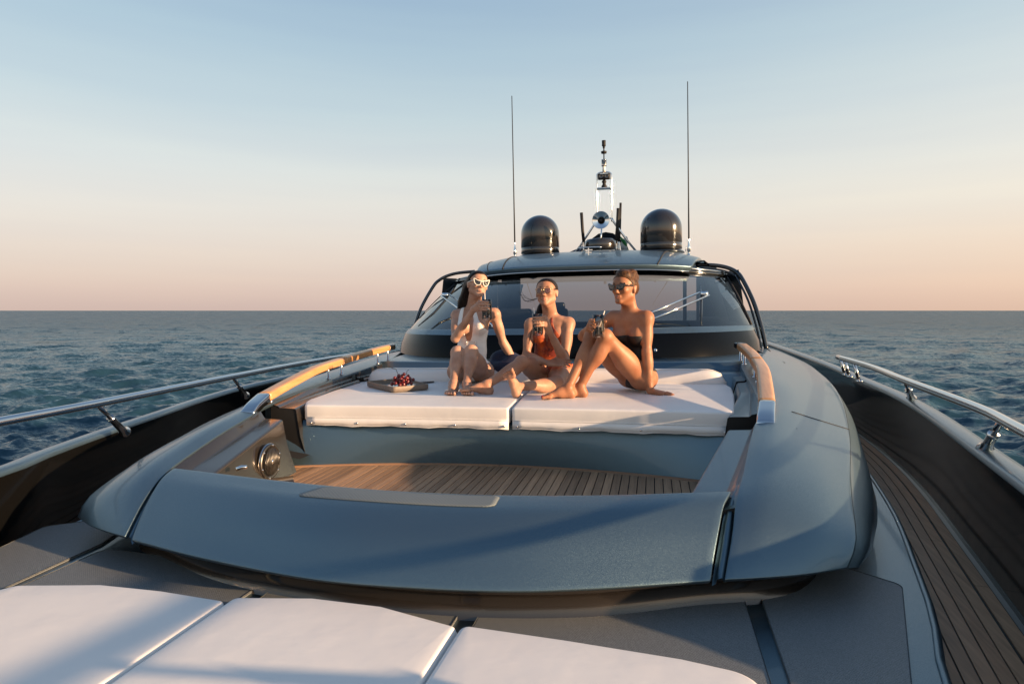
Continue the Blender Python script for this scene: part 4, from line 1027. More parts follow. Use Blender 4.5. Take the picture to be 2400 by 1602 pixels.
# navy bundle behind the woman in white
def blob(name, c, r, seed, m, sub=4, amp=.12, parent=None):
    bm = bmesh.new(); bmesh.ops.create_icosphere(bm, subdivisions=sub, radius=1.0)
    rr = random.Random(seed); K = [(Vector((rr.uniform(-1, 1), rr.uniform(-1, 1), rr.uniform(-1, 1))).normalized() * rr.uniform(1.5, 6), rr.uniform(0, 6)) for _ in range(9)]
    for v in bm.verts:
        d = sum(math.sin(v.co.dot(k) + p) / k.length for k, p in K) * amp * 2
        v.co = Vector((v.co.x * r[0], v.co.y * r[1], v.co.z * r[2])) * (1 + d)
        v.co += Vector(c)
    me = bpy.data.meshes.new(name); bm.to_mesh(me); bm.free()
    return finish(name, me, m, parent)
o = blob('folded_towel', (-.30, 5.26, .115), (.21, .12, .13), 5, M_NAVY, amp=.16); tag(o, 'bundled navy blue towel behind the woman in the white swimsuit', 'towel')
o = blob('flag', (.47, 10.35, 1.60), (.05, .03, .13), 9, mat('white_green_cloth', (.62, .64, .62), .7), amp=.25); tag(o, 'small furled white flag beside the mast on the roof', 'flag')
MB().tube([(.40, 10.3, 1.75), (.47, 10.33, 1.66), (.55, 10.36, 1.49)], [.01, .03, .006], 8).build('flag_edge', mat('green_cloth', (.02, .20, .05), .7), o)
# ------------------------------------------------------------------ people: smooth implicit bodies, meshed into one skin each
V3 = lambda *a: np.array(a, float)
def nrm(v): v = np.asarray(v, float); return v / np.linalg.norm(v)
class Prim: pass
def cone(a, b, ra, rb, k=.012):
    p = Prim(); p.t = 'c'; p.a = V3(*a); p.b = V3(*b); p.ra = ra; p.rb = rb; p.k = k
    r = max(ra, rb) + k * 1.6 + .012; p.lo = np.minimum(p.a, p.b) - r; p.hi = np.maximum(p.a, p.b) + r
    return p
def ell(c, r, R=None, k=.012, sub=False):
    p = Prim(); p.t = 'e'; p.c = V3(*c); p.r = V3(*r); p.R = np.eye(3) if R is None else np.array(R, float); p.k = k; p.sub = sub
    m = max(r) + k * 1.6 + .012; p.lo = p.c - m; p.hi = p.c + m
    return p
def chain(pts, rs, k=.008): return [cone(pts[i], pts[i + 1], rs[i], rs[i + 1], k) for i in range(len(pts) - 1)]
def ev(p, X, Y, Z):
    if p.t == 'c':
        ba = p.b - p.a; l2 = float(ba @ ba); rr = p.ra - p.rb; a2 = l2 - rr * rr
        if l2 < 1e-10 or a2 <= 0: 
            return np.sqrt((X - p.a[0]) ** 2 + (Y - p.a[1]) ** 2 + (Z - p.a[2]) ** 2) - max(p.ra, p.rb)
        x, y, z = X - p.a[0], Y - p.a[1], Z - p.a[2]
        h = (x * ba[0] + y * ba[1] + z * ba[2])
        d2 = x * x + y * y + z * z
        perp = np.sqrt(np.maximum(d2 - h * h / l2, 0))
        L = math.sqrt(l2); t = h / L
        s = rr / L; c = math.sqrt(1 - s * s)
        d_side = perp * c + t * s - p.ra
        d_a = np.sqrt(d2) - p.ra
        d_b = np.sqrt((t - L) ** 2 + perp ** 2) - p.rb
        along = t * c - perp * s          # coordinate along the slanted generator
        return np.where(along < 0, d_a, np.where(along > L * c, d_b, d_side))
    q0 = X - p.c[0]; q1 = Y - p.c[1]; q2 = Z - p.c[2]; R = p.R
    a = (q0 * R[0, 0] + q1 * R[0, 1] + q2 * R[0, 2]) / p.r[0]
    b = (q0 * R[1, 0] + q1 * R[1, 1] + q2 * R[1, 2]) / p.r[1]
    c = (q0 * R[2, 0] + q1 * R[2, 1] + q2 * R[2, 2]) / p.r[2]
    k0 = np.sqrt(a * a + b * b + c * c); k1 = np.sqrt((a / p.r[0]) ** 2 + (b / p.r[1]) ** 2 + (c / p.r[2]) ** 2)
    return k0 * (k0 - 1) / np.maximum(k1, 1e-6)
def smin(a, b, k):
    h = np.maximum(k - np.abs(a - b), 0) / k
    return np.minimum(a, b) - h * h * k * .25
class Field:
    def __init__(s, lo, hi, h):
        s.lo = np.array(lo, float); s.h = h; s.n = np.ceil((np.array(hi) - s.lo) / h).astype(int) + 1
        s.f = np.full(tuple(s.n), .08, np.float32)
    def ax(s, sl): return [ (s.lo[i] + s.h * np.arange(sl[i].start, sl[i].stop)).astype(np.float32) for i in range(3)]
    def sl(s, lo, hi):
        a = np.clip(np.floor((lo - s.lo) / s.h).astype(int), 0, s.n); b = np.clip(np.ceil((hi - s.lo) / s.h).astype(int) + 1, 0, s.n)
        return tuple(slice(int(x), int(y)) for x, y in zip(a, b))
    def add(s, prims):
        for p in prims:
            sl = s.sl(p.lo, p.hi); x, y, z = s.ax(sl)
            if min(len(x), len(y), len(z)) == 0: continue
            d = ev(p, x[:, None, None], y[None, :, None], z[None, None, :]).astype(np.float32)
            s.f[sl] = -smin(-s.f[sl], d, p.k) if getattr(p, 'sub', False) else smin(s.f[sl], d, p.k)
    def merge(s, prims, k):
        lo = np.min([p.lo for p in prims], 0) - .01; hi = np.max([p.hi for p in prims], 0) + .01
        sl = s.sl(lo, hi)
        g = Field.__new__(Field); g.h = s.h; g.lo = s.lo + s.h * np.array([q.start for q in sl]); g.n = np.array([q.stop - q.start for q in sl]); g.f = np.full(tuple(g.n), .08, np.float32)
        g.add(prims); s.f[sl] = smin(s.f[sl], g.f, k)
def carve(p):      # smooth subtraction: max(f, -d)
    p.sub = True
    return p
def nets(f, lo, h, name):
    s = f < 0; nx, ny, nz = f.shape
    c = s[:-1, :-1, :-1].astype(np.int8)
    cnt = np.zeros((nx - 1, ny - 1, nz - 1), np.int8)
    for dx in (0, 1):
        for dy in (0, 1):
            for dz in (0, 1): cnt += s[dx:nx - 1 + dx, dy:ny - 1 + dy, dz:nz - 1 + dz]
    act = (cnt > 0) & (cnt < 8); I = np.argwhere(act); N = len(I)
    idx = np.full(act.shape, -1, np.int64); idx[act] = np.arange(N)
    cor = [(dx, dy, dz) for dx in (0, 1) for dy in (0, 1) for dz in (0, 1)]
    val = np.stack([f[I[:, 0] + a, I[:, 1] + b, I[:, 2] + c_] for a, b, c_ in cor], 1)
    acc = np.zeros((N, 3)); w = np.zeros(N)
    for i in range(8):
        for j in range(i + 1, 8):
            d = np.abs(np.array(cor[i]) - np.array(cor[j]))
            if d.sum() != 1: continue
            m = (val[:, i] < 0) != (val[:, j] < 0)
            t = val[m, i] / (val[m, i] - val[m, j])
            acc[m] += np.array(cor[i]) + t[:, None] * (np.array(cor[j]) - np.array(cor[i])); w[m] += 1
    V = (I + acc / w[:, None]) * h + lo
    Q = []
    for ax in range(3):
        a1, a2 = (ax + 1) % 3, (ax + 2) % 3
        sa = [slice(None)] * 3; sb = [slice(None)] * 3; sa[ax] = slice(0, -1); sb[ax] = slice(1, None)
        A, B = s[tuple(sa)], s[tuple(sb)]; E = np.argwhere(A != B)
        ok = (E[:, a1] > 0) & (E[:, a2] > 0) & (E[:, a1] < f.shape[a1] - 1) & (E[:, a2] < f.shape[a2] - 1); E = E[ok]
        ins = A[tuple(E.T)]
        def g(o1, o2):
            q = E.copy(); q[:, a1] -= o1; q[:, a2] -= o2; return idx[tuple(q.T)]
        q = np.stack([g(1, 1), g(0, 1), g(0, 0), g(1, 0)], 1)
        q[~ins] = q[~ins][:, ::-1]; Q.append(q)
    Q = np.concatenate(Q); Q = Q[(Q >= 0).all(1)]
    me = bpy.data.meshes.new(name)
    me.vertices.add(len(V)); me.vertices.foreach_set('co', V.ravel().astype(np.float32))
    me.loops.add(len(Q) * 4); me.loops.foreach_set('vertex_index', Q.ravel().astype(np.int32))
    me.polygons.add(len(Q)); me.polygons.foreach_set('loop_start', (np.arange(len(Q)) * 4).astype(np.int32))
    me.update(calc_edges=True)
    return me
def smooth_mesh(o, it=3, fac=.5):
    md = o.modifiers.new('relax', 'SMOOTH'); md.iterations = it; md.factor = fac

# materials of the people
def skin(name, col, dark):
    m = mat(name, col, .50, spec=.38, sss=.10, noise=(9, dark, .38, .66), bump=[('noise', 25, .12, .004, (1, 1, 1)), ('noise', 220, .25, .001, (1, 1, 1))])
    return m
SK1 = skin('skin_light', (.47, .275, .195), (.36, .185, .12))
SK2 = skin('skin_medium', (.43, .235, .155), (.33, .155, .095))
SK3 = skin('skin_tanned', (.36, .165, .088), (.27, .105, .05))
def hairm(name, c1, c2, scale=(90, 90, 6)):
    m = mat(name, c1, .45, spec=.14, noise=None)
    N, L = nodes_of(m); b = N['Principled BSDF']
    tc = N.new('ShaderNodeTexCoord'); mp = N.new('ShaderNodeMapping'); mp.inputs['Scale'].default_value = scale
    t = N.new('ShaderNodeTexNoise'); t.inputs['Scale'].default_value = 1; t.inputs['Detail'].default_value = 4
    L.new(tc.outputs['Object'], mp.inputs[0]); L.new(mp.outputs[0], t.inputs['Vector'])
    mr = N.new('ShaderNodeMapRange'); mr.inputs[1].default_value = .38; mr.inputs[2].default_value = .66; L.new(t.outputs['Fac'], mr.inputs[0])
    mx = N.new('ShaderNodeMix'); mx.data_type = 'RGBA'; mx.inputs[6].default_value = (*c1, 1); mx.inputs[7].default_value = (*c2, 1)
    L.new(mr.outputs[0], mx.inputs[0]); L.new(mx.outputs[2], b.inputs['Base Color'])
    bp = N.new('ShaderNodeBump'); bp.inputs['Strength'].default_value = .8; bp.inputs['Distance'].default_value = .004
    L.new(t.outputs['Fac'], bp.inputs['Height']); L.new(bp.outputs[0], b.inputs['Normal'])
    return m
HAIR_D = hairm('dark_hair', (.005, .003, .003), (.018, .010, .007))
HAIR_B = hairm('brown_hair', (.028, .013, .008), (.13, .062, .028), (110, 110, 25))
M_LIPS = mat('lips', (.36, .14, .105), .4)
M_BROW = mat('eyebrow', (.03, .015, .01), .8)
M_NAIL = mat('nail_varnish', (.25, .01, .02), .2)
PLAIN = mat('plain_nail', (.55, .30, .22), .3)
M_LENS_D = mat('dark_lens', (.008, .007, .008), .05, coat=1)
M_LENS_R = mat('rosy_lens', (.10, .03, .022), .06, coat=1)
M_FRAME_W = mat('white_frame', (.80, .78, .70), .3)
M_GOLD = mat('gold_frame', (.75, .50, .28), .2, 1.0)
M_SUIT_W = mat('white_swimsuit', (.80, .77, .74), .6, sheen=.2, bump=[('noise', 14, .5, .012, (1, 1, 3))])
M_SUIT_O = mat('orange_swimsuit', (.50, .10, .022), .5, noise=(13, (.17, .025, .015), .42, .58), bump=[('noise', 14, .6, .012, (1, 1, 2))])
M_SUIT_K = mat('black_swimsuit', (.006, .006, .007), .6)

def frame(x, z):
    x = nrm(x); z = np.asarray(z, float); z = nrm(z - x * (z @ x)); return x, nrm(np.cross(x, z)), z   # x: own left, f: forward, z: up
def limb_leg(hip, knee, ankle, fwd, s=1.0):
    ax = nrm(ankle - knee); th = nrm(knee - hip)
    back = -fwd - ax * (-fwd @ ax); back = nrm(back)
    tb = -nrm(np.cross(np.cross(th, ax), th)) if np.linalg.norm(np.cross(th, ax)) > .2 else back
    P = [cone(hip, knee, .074 * s, .049 * s, .02), ell(hip * .62 + knee * .38, (.070 * s, .072 * s, .15), rotz(th), .04),
         ell(knee, (.050 * s, .050 * s, .052 * s), None, .02), cone(knee, ankle, .043 * s, .0285 * s, .02),
         ell(knee * .70 + ankle * .30 + back * .016, (.046 * s, .050 * s, .105), rotz(ax), .03), ell(ankle, (.032, .032, .034), None, .015)]
    return P
def rotz(z):
    z = nrm(z); a = V3(1, 0, 0) if abs(z[0]) < .8 else V3(0, 1, 0); x = nrm(np.cross(a, z)); y = np.cross(z, x); return np.array([x, y, z])
def foot(A, T, down, L=.19):
    """ankle, toe tip, direction of the sole"""
    down = nrm(down); d = T - A; d = nrm(d - down * (d @ down)); w = nrm(np.cross(down, d))
    heel = A + down * .040 - d * .022; ball = A + d * L * .70 + down * .048
    P = [cone(A, heel, .030, .028, .015), cone(A + down * .008, A + d * .06 + down * .025, .030, .026, .02), cone(A + d * .05 + down * .02, ball, .028, .018, .02), cone(heel, A + d * .04 + down * .044, .026, .020, .02),
         cone(ball - w * .026, ball + w * .026, .017, .015, .015)]
    nails = []
    for i, (o, l, r) in enumerate(((-.031, .052, .0115), (-.012, .048, .0085), (.004, .042, .008), (.018, .034, .0078), (.031, .025, .0075))):
        b = ball + w * o * 1.12 - d * .004; t = b + d * l + down * .004
        P += [cone(b, (b + t) / 2 - down * .004, r * 1.0, r * .92, .006), cone((b + t) / 2 - down * .004, t, r * .92, r, .004)]
        nails.append((t + d * r * .3 - down * r * .75, r))
    return P, nails
def arm(sh, el, wr, s=1.0):
    u = nrm(el - sh); f = nrm(wr - el)
    return [ell(sh + u * .02, (.046 * s, .046 * s, .058 * s), rotz(u), .03), cone(sh, el, .040 * s, .031 * s, .02), ell(sh * .55 + el * .45, (.038 * s, .040 * s, .09), rotz(u), .02),
            cone(el, el * .35 + wr * .65, .0325 * s, .026 * s, .02), ell(el * .72 + wr * .28, (.035 * s, .036 * s, .07), rotz(f), .02), cone(el * .4 + wr * .6, wr, .027 * s, .0215 * s, .015)]
def grip(W, G, axis, R, thk, sweep, thumb, mirror=1, lift=0.0):
    """hand around an upright tumbler: W wrist, G centre of the grip, thk start angle, sweep signed arc, thumb (start, sweep)"""
    axis = nrm(axis); P = []
    e1 = nrm(V3(1, 0, 0) - axis * axis[0]); e2 = np.cross(axis, e1)
    def pt(a, r, h): return G + e1 * math.cos(a) * r + e2 * math.sin(a) * r + axis * h
    hs = (.031, .011, -.010, -.029); sw = (.96, 1.06, 1.0, .80); rs = (.0085, .009, .0085, .0075); sg = 1 if sweep > 0 else -1
    for h, q, r in zip(hs, sw, rs):
        kn = pt(math.radians(thk) - sg * .12, R + .018, h + lift); a = math.radians(thk); n = 6
        pts = [pt(a + math.radians(sweep) * q * t, R + r * .92 + .010 * (1 - t) ** 2, h + lift - .004 * t) for t in np.linspace(0.02, 1, n)]
        P += chain([kn] + pts, [r * 1.25] + [r * 1.10, r * 1.0, r * 1.05, r * .92, r * .95, r * .82], .004)
        P.append(cone(W * .85 + kn * .15, kn, .018, .0115, .012))
    P.append(cone(W, pt(math.radians(thk) - sg * .25, R + .022, lift), .0205, .024, .02))
    ts, tw = thumb; a = math.radians(ts)
    p0 = W * .55 + pt(a, R + .02, .012 + lift) * .45
    P += chain([W * .8 + p0 * .2, p0, pt(a, R + .014, .018 + lift), pt(a + math.radians(tw) * .5, R + .0115, .022 + lift), pt(a + math.radians(tw), R + .0105, .024 + lift)], [.017, .015, .0115, .011, .009], .006)
    return P
def flat_hand(W, D, up, spread=1.0, curl=.1, side_=1):
    """open hand resting: W wrist, D finger direction, up = back of the hand"""
    D = nrm(D); up = nrm(up - D * (up @ D)); S = np.cross(D, up) * side_; P = []
    L = ((.070, .030, .0082), (.078, .010, .0086), (.072, -.010, .0082), (.056, -.028, .0072))
    for l, o, r in L:
        kn = W + D * .088 + S * o - up * .004; dd = nrm(D + S * o * 7 * spread)
        p1 = kn + dd * l * .45 + up * .003; p2 = p1 + dd * l * .32 - up * l * curl; p3 = p2 + dd * l * .25 - up * l * curl * 1.5
        P += [cone(W + S * o * .5, kn, .016, .0115, .014)] + chain([kn, p1, p2, p3], [r * 1.2, r, r * .95, r * .8], .004)
    t0 = W + D * .025 + S * .022; t1 = t0 + nrm(D * .7 + S) * .036; t2 = t1 + nrm(D + S * .35) * .03 - up * .003; t3 = t2 + nrm(D + S * .1) * .024
    P += chain([W + D * .01, t0, t1, t2, t3], [.017, .017, .0125, .0105, .0085], .008)
    return P
def torso(P, N, SR, SL, HR, HL, s=1.0, bust=1.0):
    U = nrm(N - P); xc, fc, zc = frame(SL - SR, U); xp, fp_, zp = frame(HL - HR, U); L = np.linalg.norm(N - P)
    Rc = np.array([xc, fc, zc]); Rp = np.array([xp, fp_, zp]); at = lambda t: P + (N - P) * t
    bend = -fc * .012
    Q = [ell(P + zp * .005 - fp_ * .01, (.150 * s, .100, .095), Rp, .03), ell(HR - xp * .03 - fp_ * .02 + zp * .0, (.085, .09, .085), Rp, .04), ell(HL + xp * .03 - fp_ * .02, (.085, .09, .085), Rp, .04),
         ell(at(.28) + bend, (.122 * s, .086, .11), Rp, .05), ell(at(.45) + bend, (.108 * s, .080, .10), Rc, .05),
         ell(at(.66) + bend * .5, (.128 * s, .092, .125), Rc, .05), ell(at(.82) - fc * .012, (.135 * s, .078, .085), Rc, .05),
         cone(SR, SL, .040, .040, .05), cone(at(.93) - fc * .03, SR - fc * .008, .036, .036, .04), cone(at(.93) - fc * .03, SL - fc * .008, .036, .036, .04),
         cone(at(.985) + fc * .028, SR + (SL - SR) * .10 + fc * .030 + zc * .022, .010, .009, .02), cone(at(.985) + fc * .028, SL + (SR - SL) * .10 + fc * .030 + zc * .022, .010, .009, .02)]
    for sg in (-1, 1):
        c = at(.655) + xc * sg * .068 * s + fc * .074
        Q.append(ell(c, (.054 * bust, .050 * bust, .056 * bust), Rc, .028))
        Q.append(cone(c + zc * .02, at(.9) + xc * sg * .08 + fc * .04, .035, .02, .04))
    return Q, (Rc, Rp, at, L)
def head(H, F, Uh, N, s=1.0):
    F = nrm(F); X = nrm(np.cross(Uh, F)); Uh = nrm(np.cross(F, X))
    R = np.array([X, F, Uh]); q = lambda x, f, u: H + (X * x + F * f + Uh * u) * s
    P = [ell(q(0, -.012, .030), (.0765 * s, .090 * s, .076 * s), R, .02), ell(q(0, .020, -.016), (.0625 * s, .067 * s, .080 * s), R, .03), ell(q(0, .032, .045), (.056 * s, .056 * s, .05 * s), R, .03)]
    for sg in (-1, 1):
        P += [cone(q(sg * .052, .004, -.050), q(sg * .012, .070, -.086), .019 * s, .016 * s, .02), ell(q(sg * .038, .062, -.016), (.020, .019, .016), R, .015),
              cone(q(sg * .008, .082, .026), q(sg * .038, .072, .028), .0095, .010, .012)]
    P += [ell(q(0, .075, -.089), (.019, .014, .013), R, .014), cone(q(0, .080, .018), q(0, .100, -.022), .0075, .0095, .010), ell(q(0, .102, -.026), (.010, .009, .0085), R, .008),
          ell(q(.0095, .092, -.030), (.008, .008, .006), R, .006), ell(q(-.0095, .092, -.030), (.008, .008, .006), R, .006),
          ell(q(0, .082, -.056), (.022, .010, .012), R, .010)]
    for sg in (-1, 1):
        P += [carve(ell(q(sg * .031, .096, .010), (.017, .014, .012), R, .012))]
    lips = [cone(q(-.019, .0835, -.0565), q(-.004, .0905, -.0535), .0022, .0040, .003), cone(q(.004, .0905, -.0535), q(.019, .0835, -.0565), .0040, .0022, .003), cone(q(-.004, .0905, -.0535), q(.004, .0905, -.0535), .0040, .0040, .003),
            cone(q(-.015, .0845, -.0605), q(0, .0895, -.0630), .0028, .0052, .003), cone(q(0, .0895, -.0630), q(.015, .0845, -.0605), .0052, .0028, .003)]
    P += [cone(l.a - F * .0012, l.b - F * .0012, l.ra, l.rb, .003) for l in lips]
    ears = []
    for sg in (-1, 1):
        ears += [ell(q(sg * .077, -.004, -.004), (.008, .017, .028), R, .008), cone(q(sg * .081, -.016, .014), q(sg * .079, .004, -.028), .006, .007, .006)]
    neck = [cone(q(0, -.022, -.045), N - V3(0, 0, .01) + 0 * F, .044 * s, .046 * s, .03), cone(q(.02, -.03, -.05), N + X * .035, .026, .02, .03), cone(q(-.02, -.03, -.05), N - X * .035, .026, .02, .03), cone(q(0, .03, -.09), q(0, -.01, -.09), .018, .03, .02)]
    brows = [[q(sg * .012, .0905, .030), q(sg * .030, .088, .036), q(sg * .048, .073, .031)] for sg in (-1, 1)]
    return P, ears, neck, lips, brows, R, q

def poly_sdf(px, pz, poly):
    """signed distance to a polygon (negative inside), arrays px, pz"""
    d = np.full(px.shape, 1e9, np.float32); inside = np.zeros(px.shape, bool); n = len(poly)
    for i in range(n):
        x0, y0 = poly[i]; x1, y1 = poly[(i + 1) % n]; ex, ey = x1 - x0, y1 - y0
        wx, wy = px - x0, pz - y0; t = np.clip((wx * ex + wy * ey) / (ex * ex + ey * ey + 1e-12), 0, 1)
        d = np.minimum(d, (wx - ex * t) ** 2 + (wy - ey * t) ** 2)
        c = ((y0 <= pz) & (pz < y1)) | ((y1 <= pz) & (pz < y0))
        xi = x0 + (pz - y0) / (y1 - y0 + 1e-12) * ex
        inside ^= c & (px < xi)
    d = np.sqrt(d); return np.where(inside, -d, d)

def person(name, label, J, faceF, faceU, skinm, H=.0046, s=1.0, bust=1.0, fwdR=None, fwdL=None, hands=None, feet=None, suit=None, suitm=None, hs=1.0):
    J = {k: V3(*v) for k, v in J.items()}
    T, (Rc, Rp, at, L) = torso(J['pel'], J['neck'], J['shR'], J['shL'], J['hipR'], J['hipL'], s, bust)
    hp, ears, neck, lips, brows, RH, q = head(J['head'], V3(*faceF), V3(*faceU), J['neck'], hs)
    legs = []; nails = []
    for S_, fw in (('R', fwdR), ('L', fwdL)):
        lg = limb_leg(J['hip' + S_], J['kn' + S_], J['an' + S_], V3(*fw)); ft, nl = foot(J['an' + S_], J['to' + S_], V3(*feet[S_])); legs.append(lg + ft); nails += nl
    arms = []
    for S_ in ('R', 'L'):
        arms.append(arm(J['sh' + S_], J['el' + S_], J['wr' + S_]) + hands[S_])
    allp = T + hp + ears + neck + legs[0] + legs[1] + arms[0] + arms[1]
    lo = np.min([p.lo for p in allp], 0); hi = np.max([p.hi for p in allp], 0)
    F = Field(lo, hi, H)
    F.add(T)
    suit_me = None
    if suit is not None:
        tors = F.f.copy()
        g = Field.__new__(Field); g.h = F.h; g.lo = F.lo; g.n = F.n; g.f = tors
        sf = g.f - .0042
        X = (F.lo[0] + H * np.arange(F.n[0]))[:, None, None]; Y = (F.lo[1] + H * np.arange(F.n[1]))[None, :, None]; Z = (F.lo[2] + H * np.arange(F.n[2]))[None, None, :]
        q0, q1, q2 = X - J['pel'][0], Y - J['pel'][1], Z - J['pel'][2]
        U = nrm(J['neck'] - J['pel'])
        def co(R): return [(q0 * R[i, 0] + q1 * R[i, 1] + q2 * R[i, 2]).astype(np.float32) for i in range(3)]
        cx, cf, cz = co(Rc); px_, pf, pz_ = co(Rp)
        w = np.clip(cz / .35, 0, 1); lx = cx * w + px_ * (1 - w)
        front = poly_sdf(np.abs(lx), cz, suit['front']); backr = poly_sdf(np.abs(lx), cz, suit['back'])
        reg = np.where(cf > -.004, front, backr)
        sf = np.maximum(sf, reg).astype(np.float32)
        suit_me = nets(sf, F.lo, H, 'swimsuit')
        del tors, sf, reg, front, backr
    F.add(hp); F.merge(ears, .006); F.merge(neck, .03)
    for a in arms: F.merge(a, .020)
    for l in legs: F.merge(l, .018)
    me = nets(F.f, F.lo, H, name)
    base = V3(J['pel'][0], J['pel'][1], 0)
    body = finish('person', me, skinm, origin=base); smooth_mesh(body, 2, .5)
    tag(body, label, 'person', 'women seated on the sun pad')
    if suit_me:
        o = finish('swimsuit', suit_me, suitm, body); smooth_mesh(o, 4, .5)
    lf = Field(np.min([p.lo for p in lips], 0), np.max([p.hi for p in lips], 0), .0016); lf.add(lips)
    finish('lips', nets(lf.f, lf.lo, .0016, 'lips'), M_LIPS, body)
    for b_ in brows: MB().tube([Vector(v) for v in b_], [.0028, .0034, .0012], 6).build('eyebrow', M_BROW, body)
    if nails:
        m = MB()
        for c, r in nails: m = MB(); m.lathe([(max(1e-4, r * .75 * math.sin(k / 4 * math.pi)), -r * .5 * math.cos(k / 4 * math.pi)) for k in range(5)], c, (0, -.6, .8), 8); m.build('toenail', M_NAIL if name == 'w3' else PLAIN, body)
    return body, q, RH, J, Rc, at
def hair_mesh(body, prims, q, RH, m, H=.004, cap=True, cutc=-.017, grow=.0085, hs=1.0, extra_cap=None):
    R = RH; P = [ell(q(0, -.012, .030), ((.0765 + grow) * hs, (.090 + grow) * hs, (.078 + grow) * hs), R, .01), ell(q(0, .030, .047), (.062 + grow * .6, .056 + grow * .7, .05 + grow * .8), R, .02)] if cap else []
    allp = P + (extra_cap or []) + prims; lo = np.min([p.lo for p in allp], 0); hi = np.max([p.hi for p in allp], 0)
    F = Field(lo, hi, H)
    F.add(P + (extra_cap or []))
    if cap:
        X = (F.lo[0] + H * np.arange(F.n[0]))[:, None, None]; Y = (F.lo[1] + H * np.arange(F.n[1]))[None, :, None]; Z = (F.lo[2] + H * np.arange(F.n[2]))[None, None, :]
        c = q(0, 0, 0); a = [X - c[0], Y - c[1], Z - c[2]]
        lx = a[0] * R[0, 0] + a[1] * R[0, 1] + a[2] * R[0, 2]; lf_ = a[0] * R[1, 0] + a[1] * R[1, 1] + a[2] * R[1, 2]; lu = a[0] * R[2, 0] + a[1] * R[2, 1] + a[2] * R[2, 2]
        reg = -(-lf_ * .80 + lu * .60 - cutc - .25 * np.abs(lx) * (lu > .03))
        ear = -(np.sqrt(((np.abs(lx) - .083) / 1.2) ** 2 + (lf_ - .004) ** 2 + (lu + .006) ** 2) - .027)
        F.f = np.maximum(np.maximum(F.f, reg), ear).astype(np.float32)
    F.add(prims)
    o = finish('hair', nets(F.f, F.lo, H, 'hair'), m, body); smooth_mesh(o, 2, .5)
    return o
def strands(hair, pts_fn, n, r=.0009, m=None, seed=1):
    rr = random.Random(seed); mb = MB()
    for i in range(n): mb.tube(crv(pts_fn(rr), 10), [r] * 9 + [r * .4], 4)
    o = mb.build('loose_hair', m, hair); o['kind'] = 'stuff'; return o

def tumbler(G, label, tilt=(0, 0, 1), h=.155, R=.0372, fill=.50, straw=None, slabel=''):
    ax = nrm(tilt); base = V3(*G) - ax * h * .5
    q_ = Vector(ax).to_track_quat('Z', 'Y'); b = MB(); n = 48
    def ring(r, z, rib):
        return [Vector(base) + q_ @ Vector(((r + (rib if k % 3 == 0 else 0)) * math.cos(2 * math.pi * k / n), (r + (rib if k % 3 == 0 else 0)) * math.sin(2 * math.pi * k / n), z)) for k in range(n)]
    b.loft([ring(.0005, 0, 0), ring(R - .004, 0, 0), ring(R - .001, .004, .0), ring(R - .001, .012, .0016), ring(R, h * .7, .0016), ring(R, h * .74, 0), ring(R, h, 0), ring(R - .0022, h, 0), ring(R - .003, h * .5, 0), ring(R - .004, .012, 0), ring(.0005, .010, 0)])
    o = b.build('drinking_glass', M_TUMBLER, origin=tuple(base)); tag(o, label, 'glass', 'cut glasses held by the women')
    o['group'] = 'cut glasses held by the women'
    m = MB(); m.loft([ring(.0005, .0115, 0), ring(R - .0046, .0125, 0), ring(R - .0042, h * fill, 0), ring(.0005, h * fill, 0)])
    m.build('drink', MATS['cola'], o)
    rr = random.Random(int(G[0] * 1000))
    for i in range(1):
        c = Vector(base) + q_ @ Vector((rr.uniform(-.008, .008), rr.uniform(-.008, .008), h * fill - .004))
        k = MB().box(c, (.019, .019, .019), Matrix.Rotation(rr.uniform(0, 3), 3, Vector((rr.random(), rr.random(), 1)))); ic = k.build('ice_cube', MATS['ice'], o, smooth=False)
    for i in range(8):
        a = 2 * math.pi * (i * 6 + 1) / n
        m = MB(); m.tube([Vector(base) + q_ @ Vector(((R + .001) * math.cos(a), (R + .001) * math.sin(a), z)) for z in (.012, h * .68)], .0006, 5); m.build('cut_facet', MATS['facet'], o)
    if straw:
        a, b_ = straw
        s_ = MB().tube([Vector(base) + q_ @ Vector(a), Vector(base) + q_ @ Vector(b_)], .0034, 10).build('drinking_straw', MATS['straw']); tag(s_, slabel, 'straw', 'straws standing in the glasses')
mat('cola', (.010, .003, .002), .08, spec=.4); mat('ice', (.55, .5, .48), .1); mat('straw', (.80, .70, .62), .3); mat('facet', (.50, .46, .43), .15, .0)
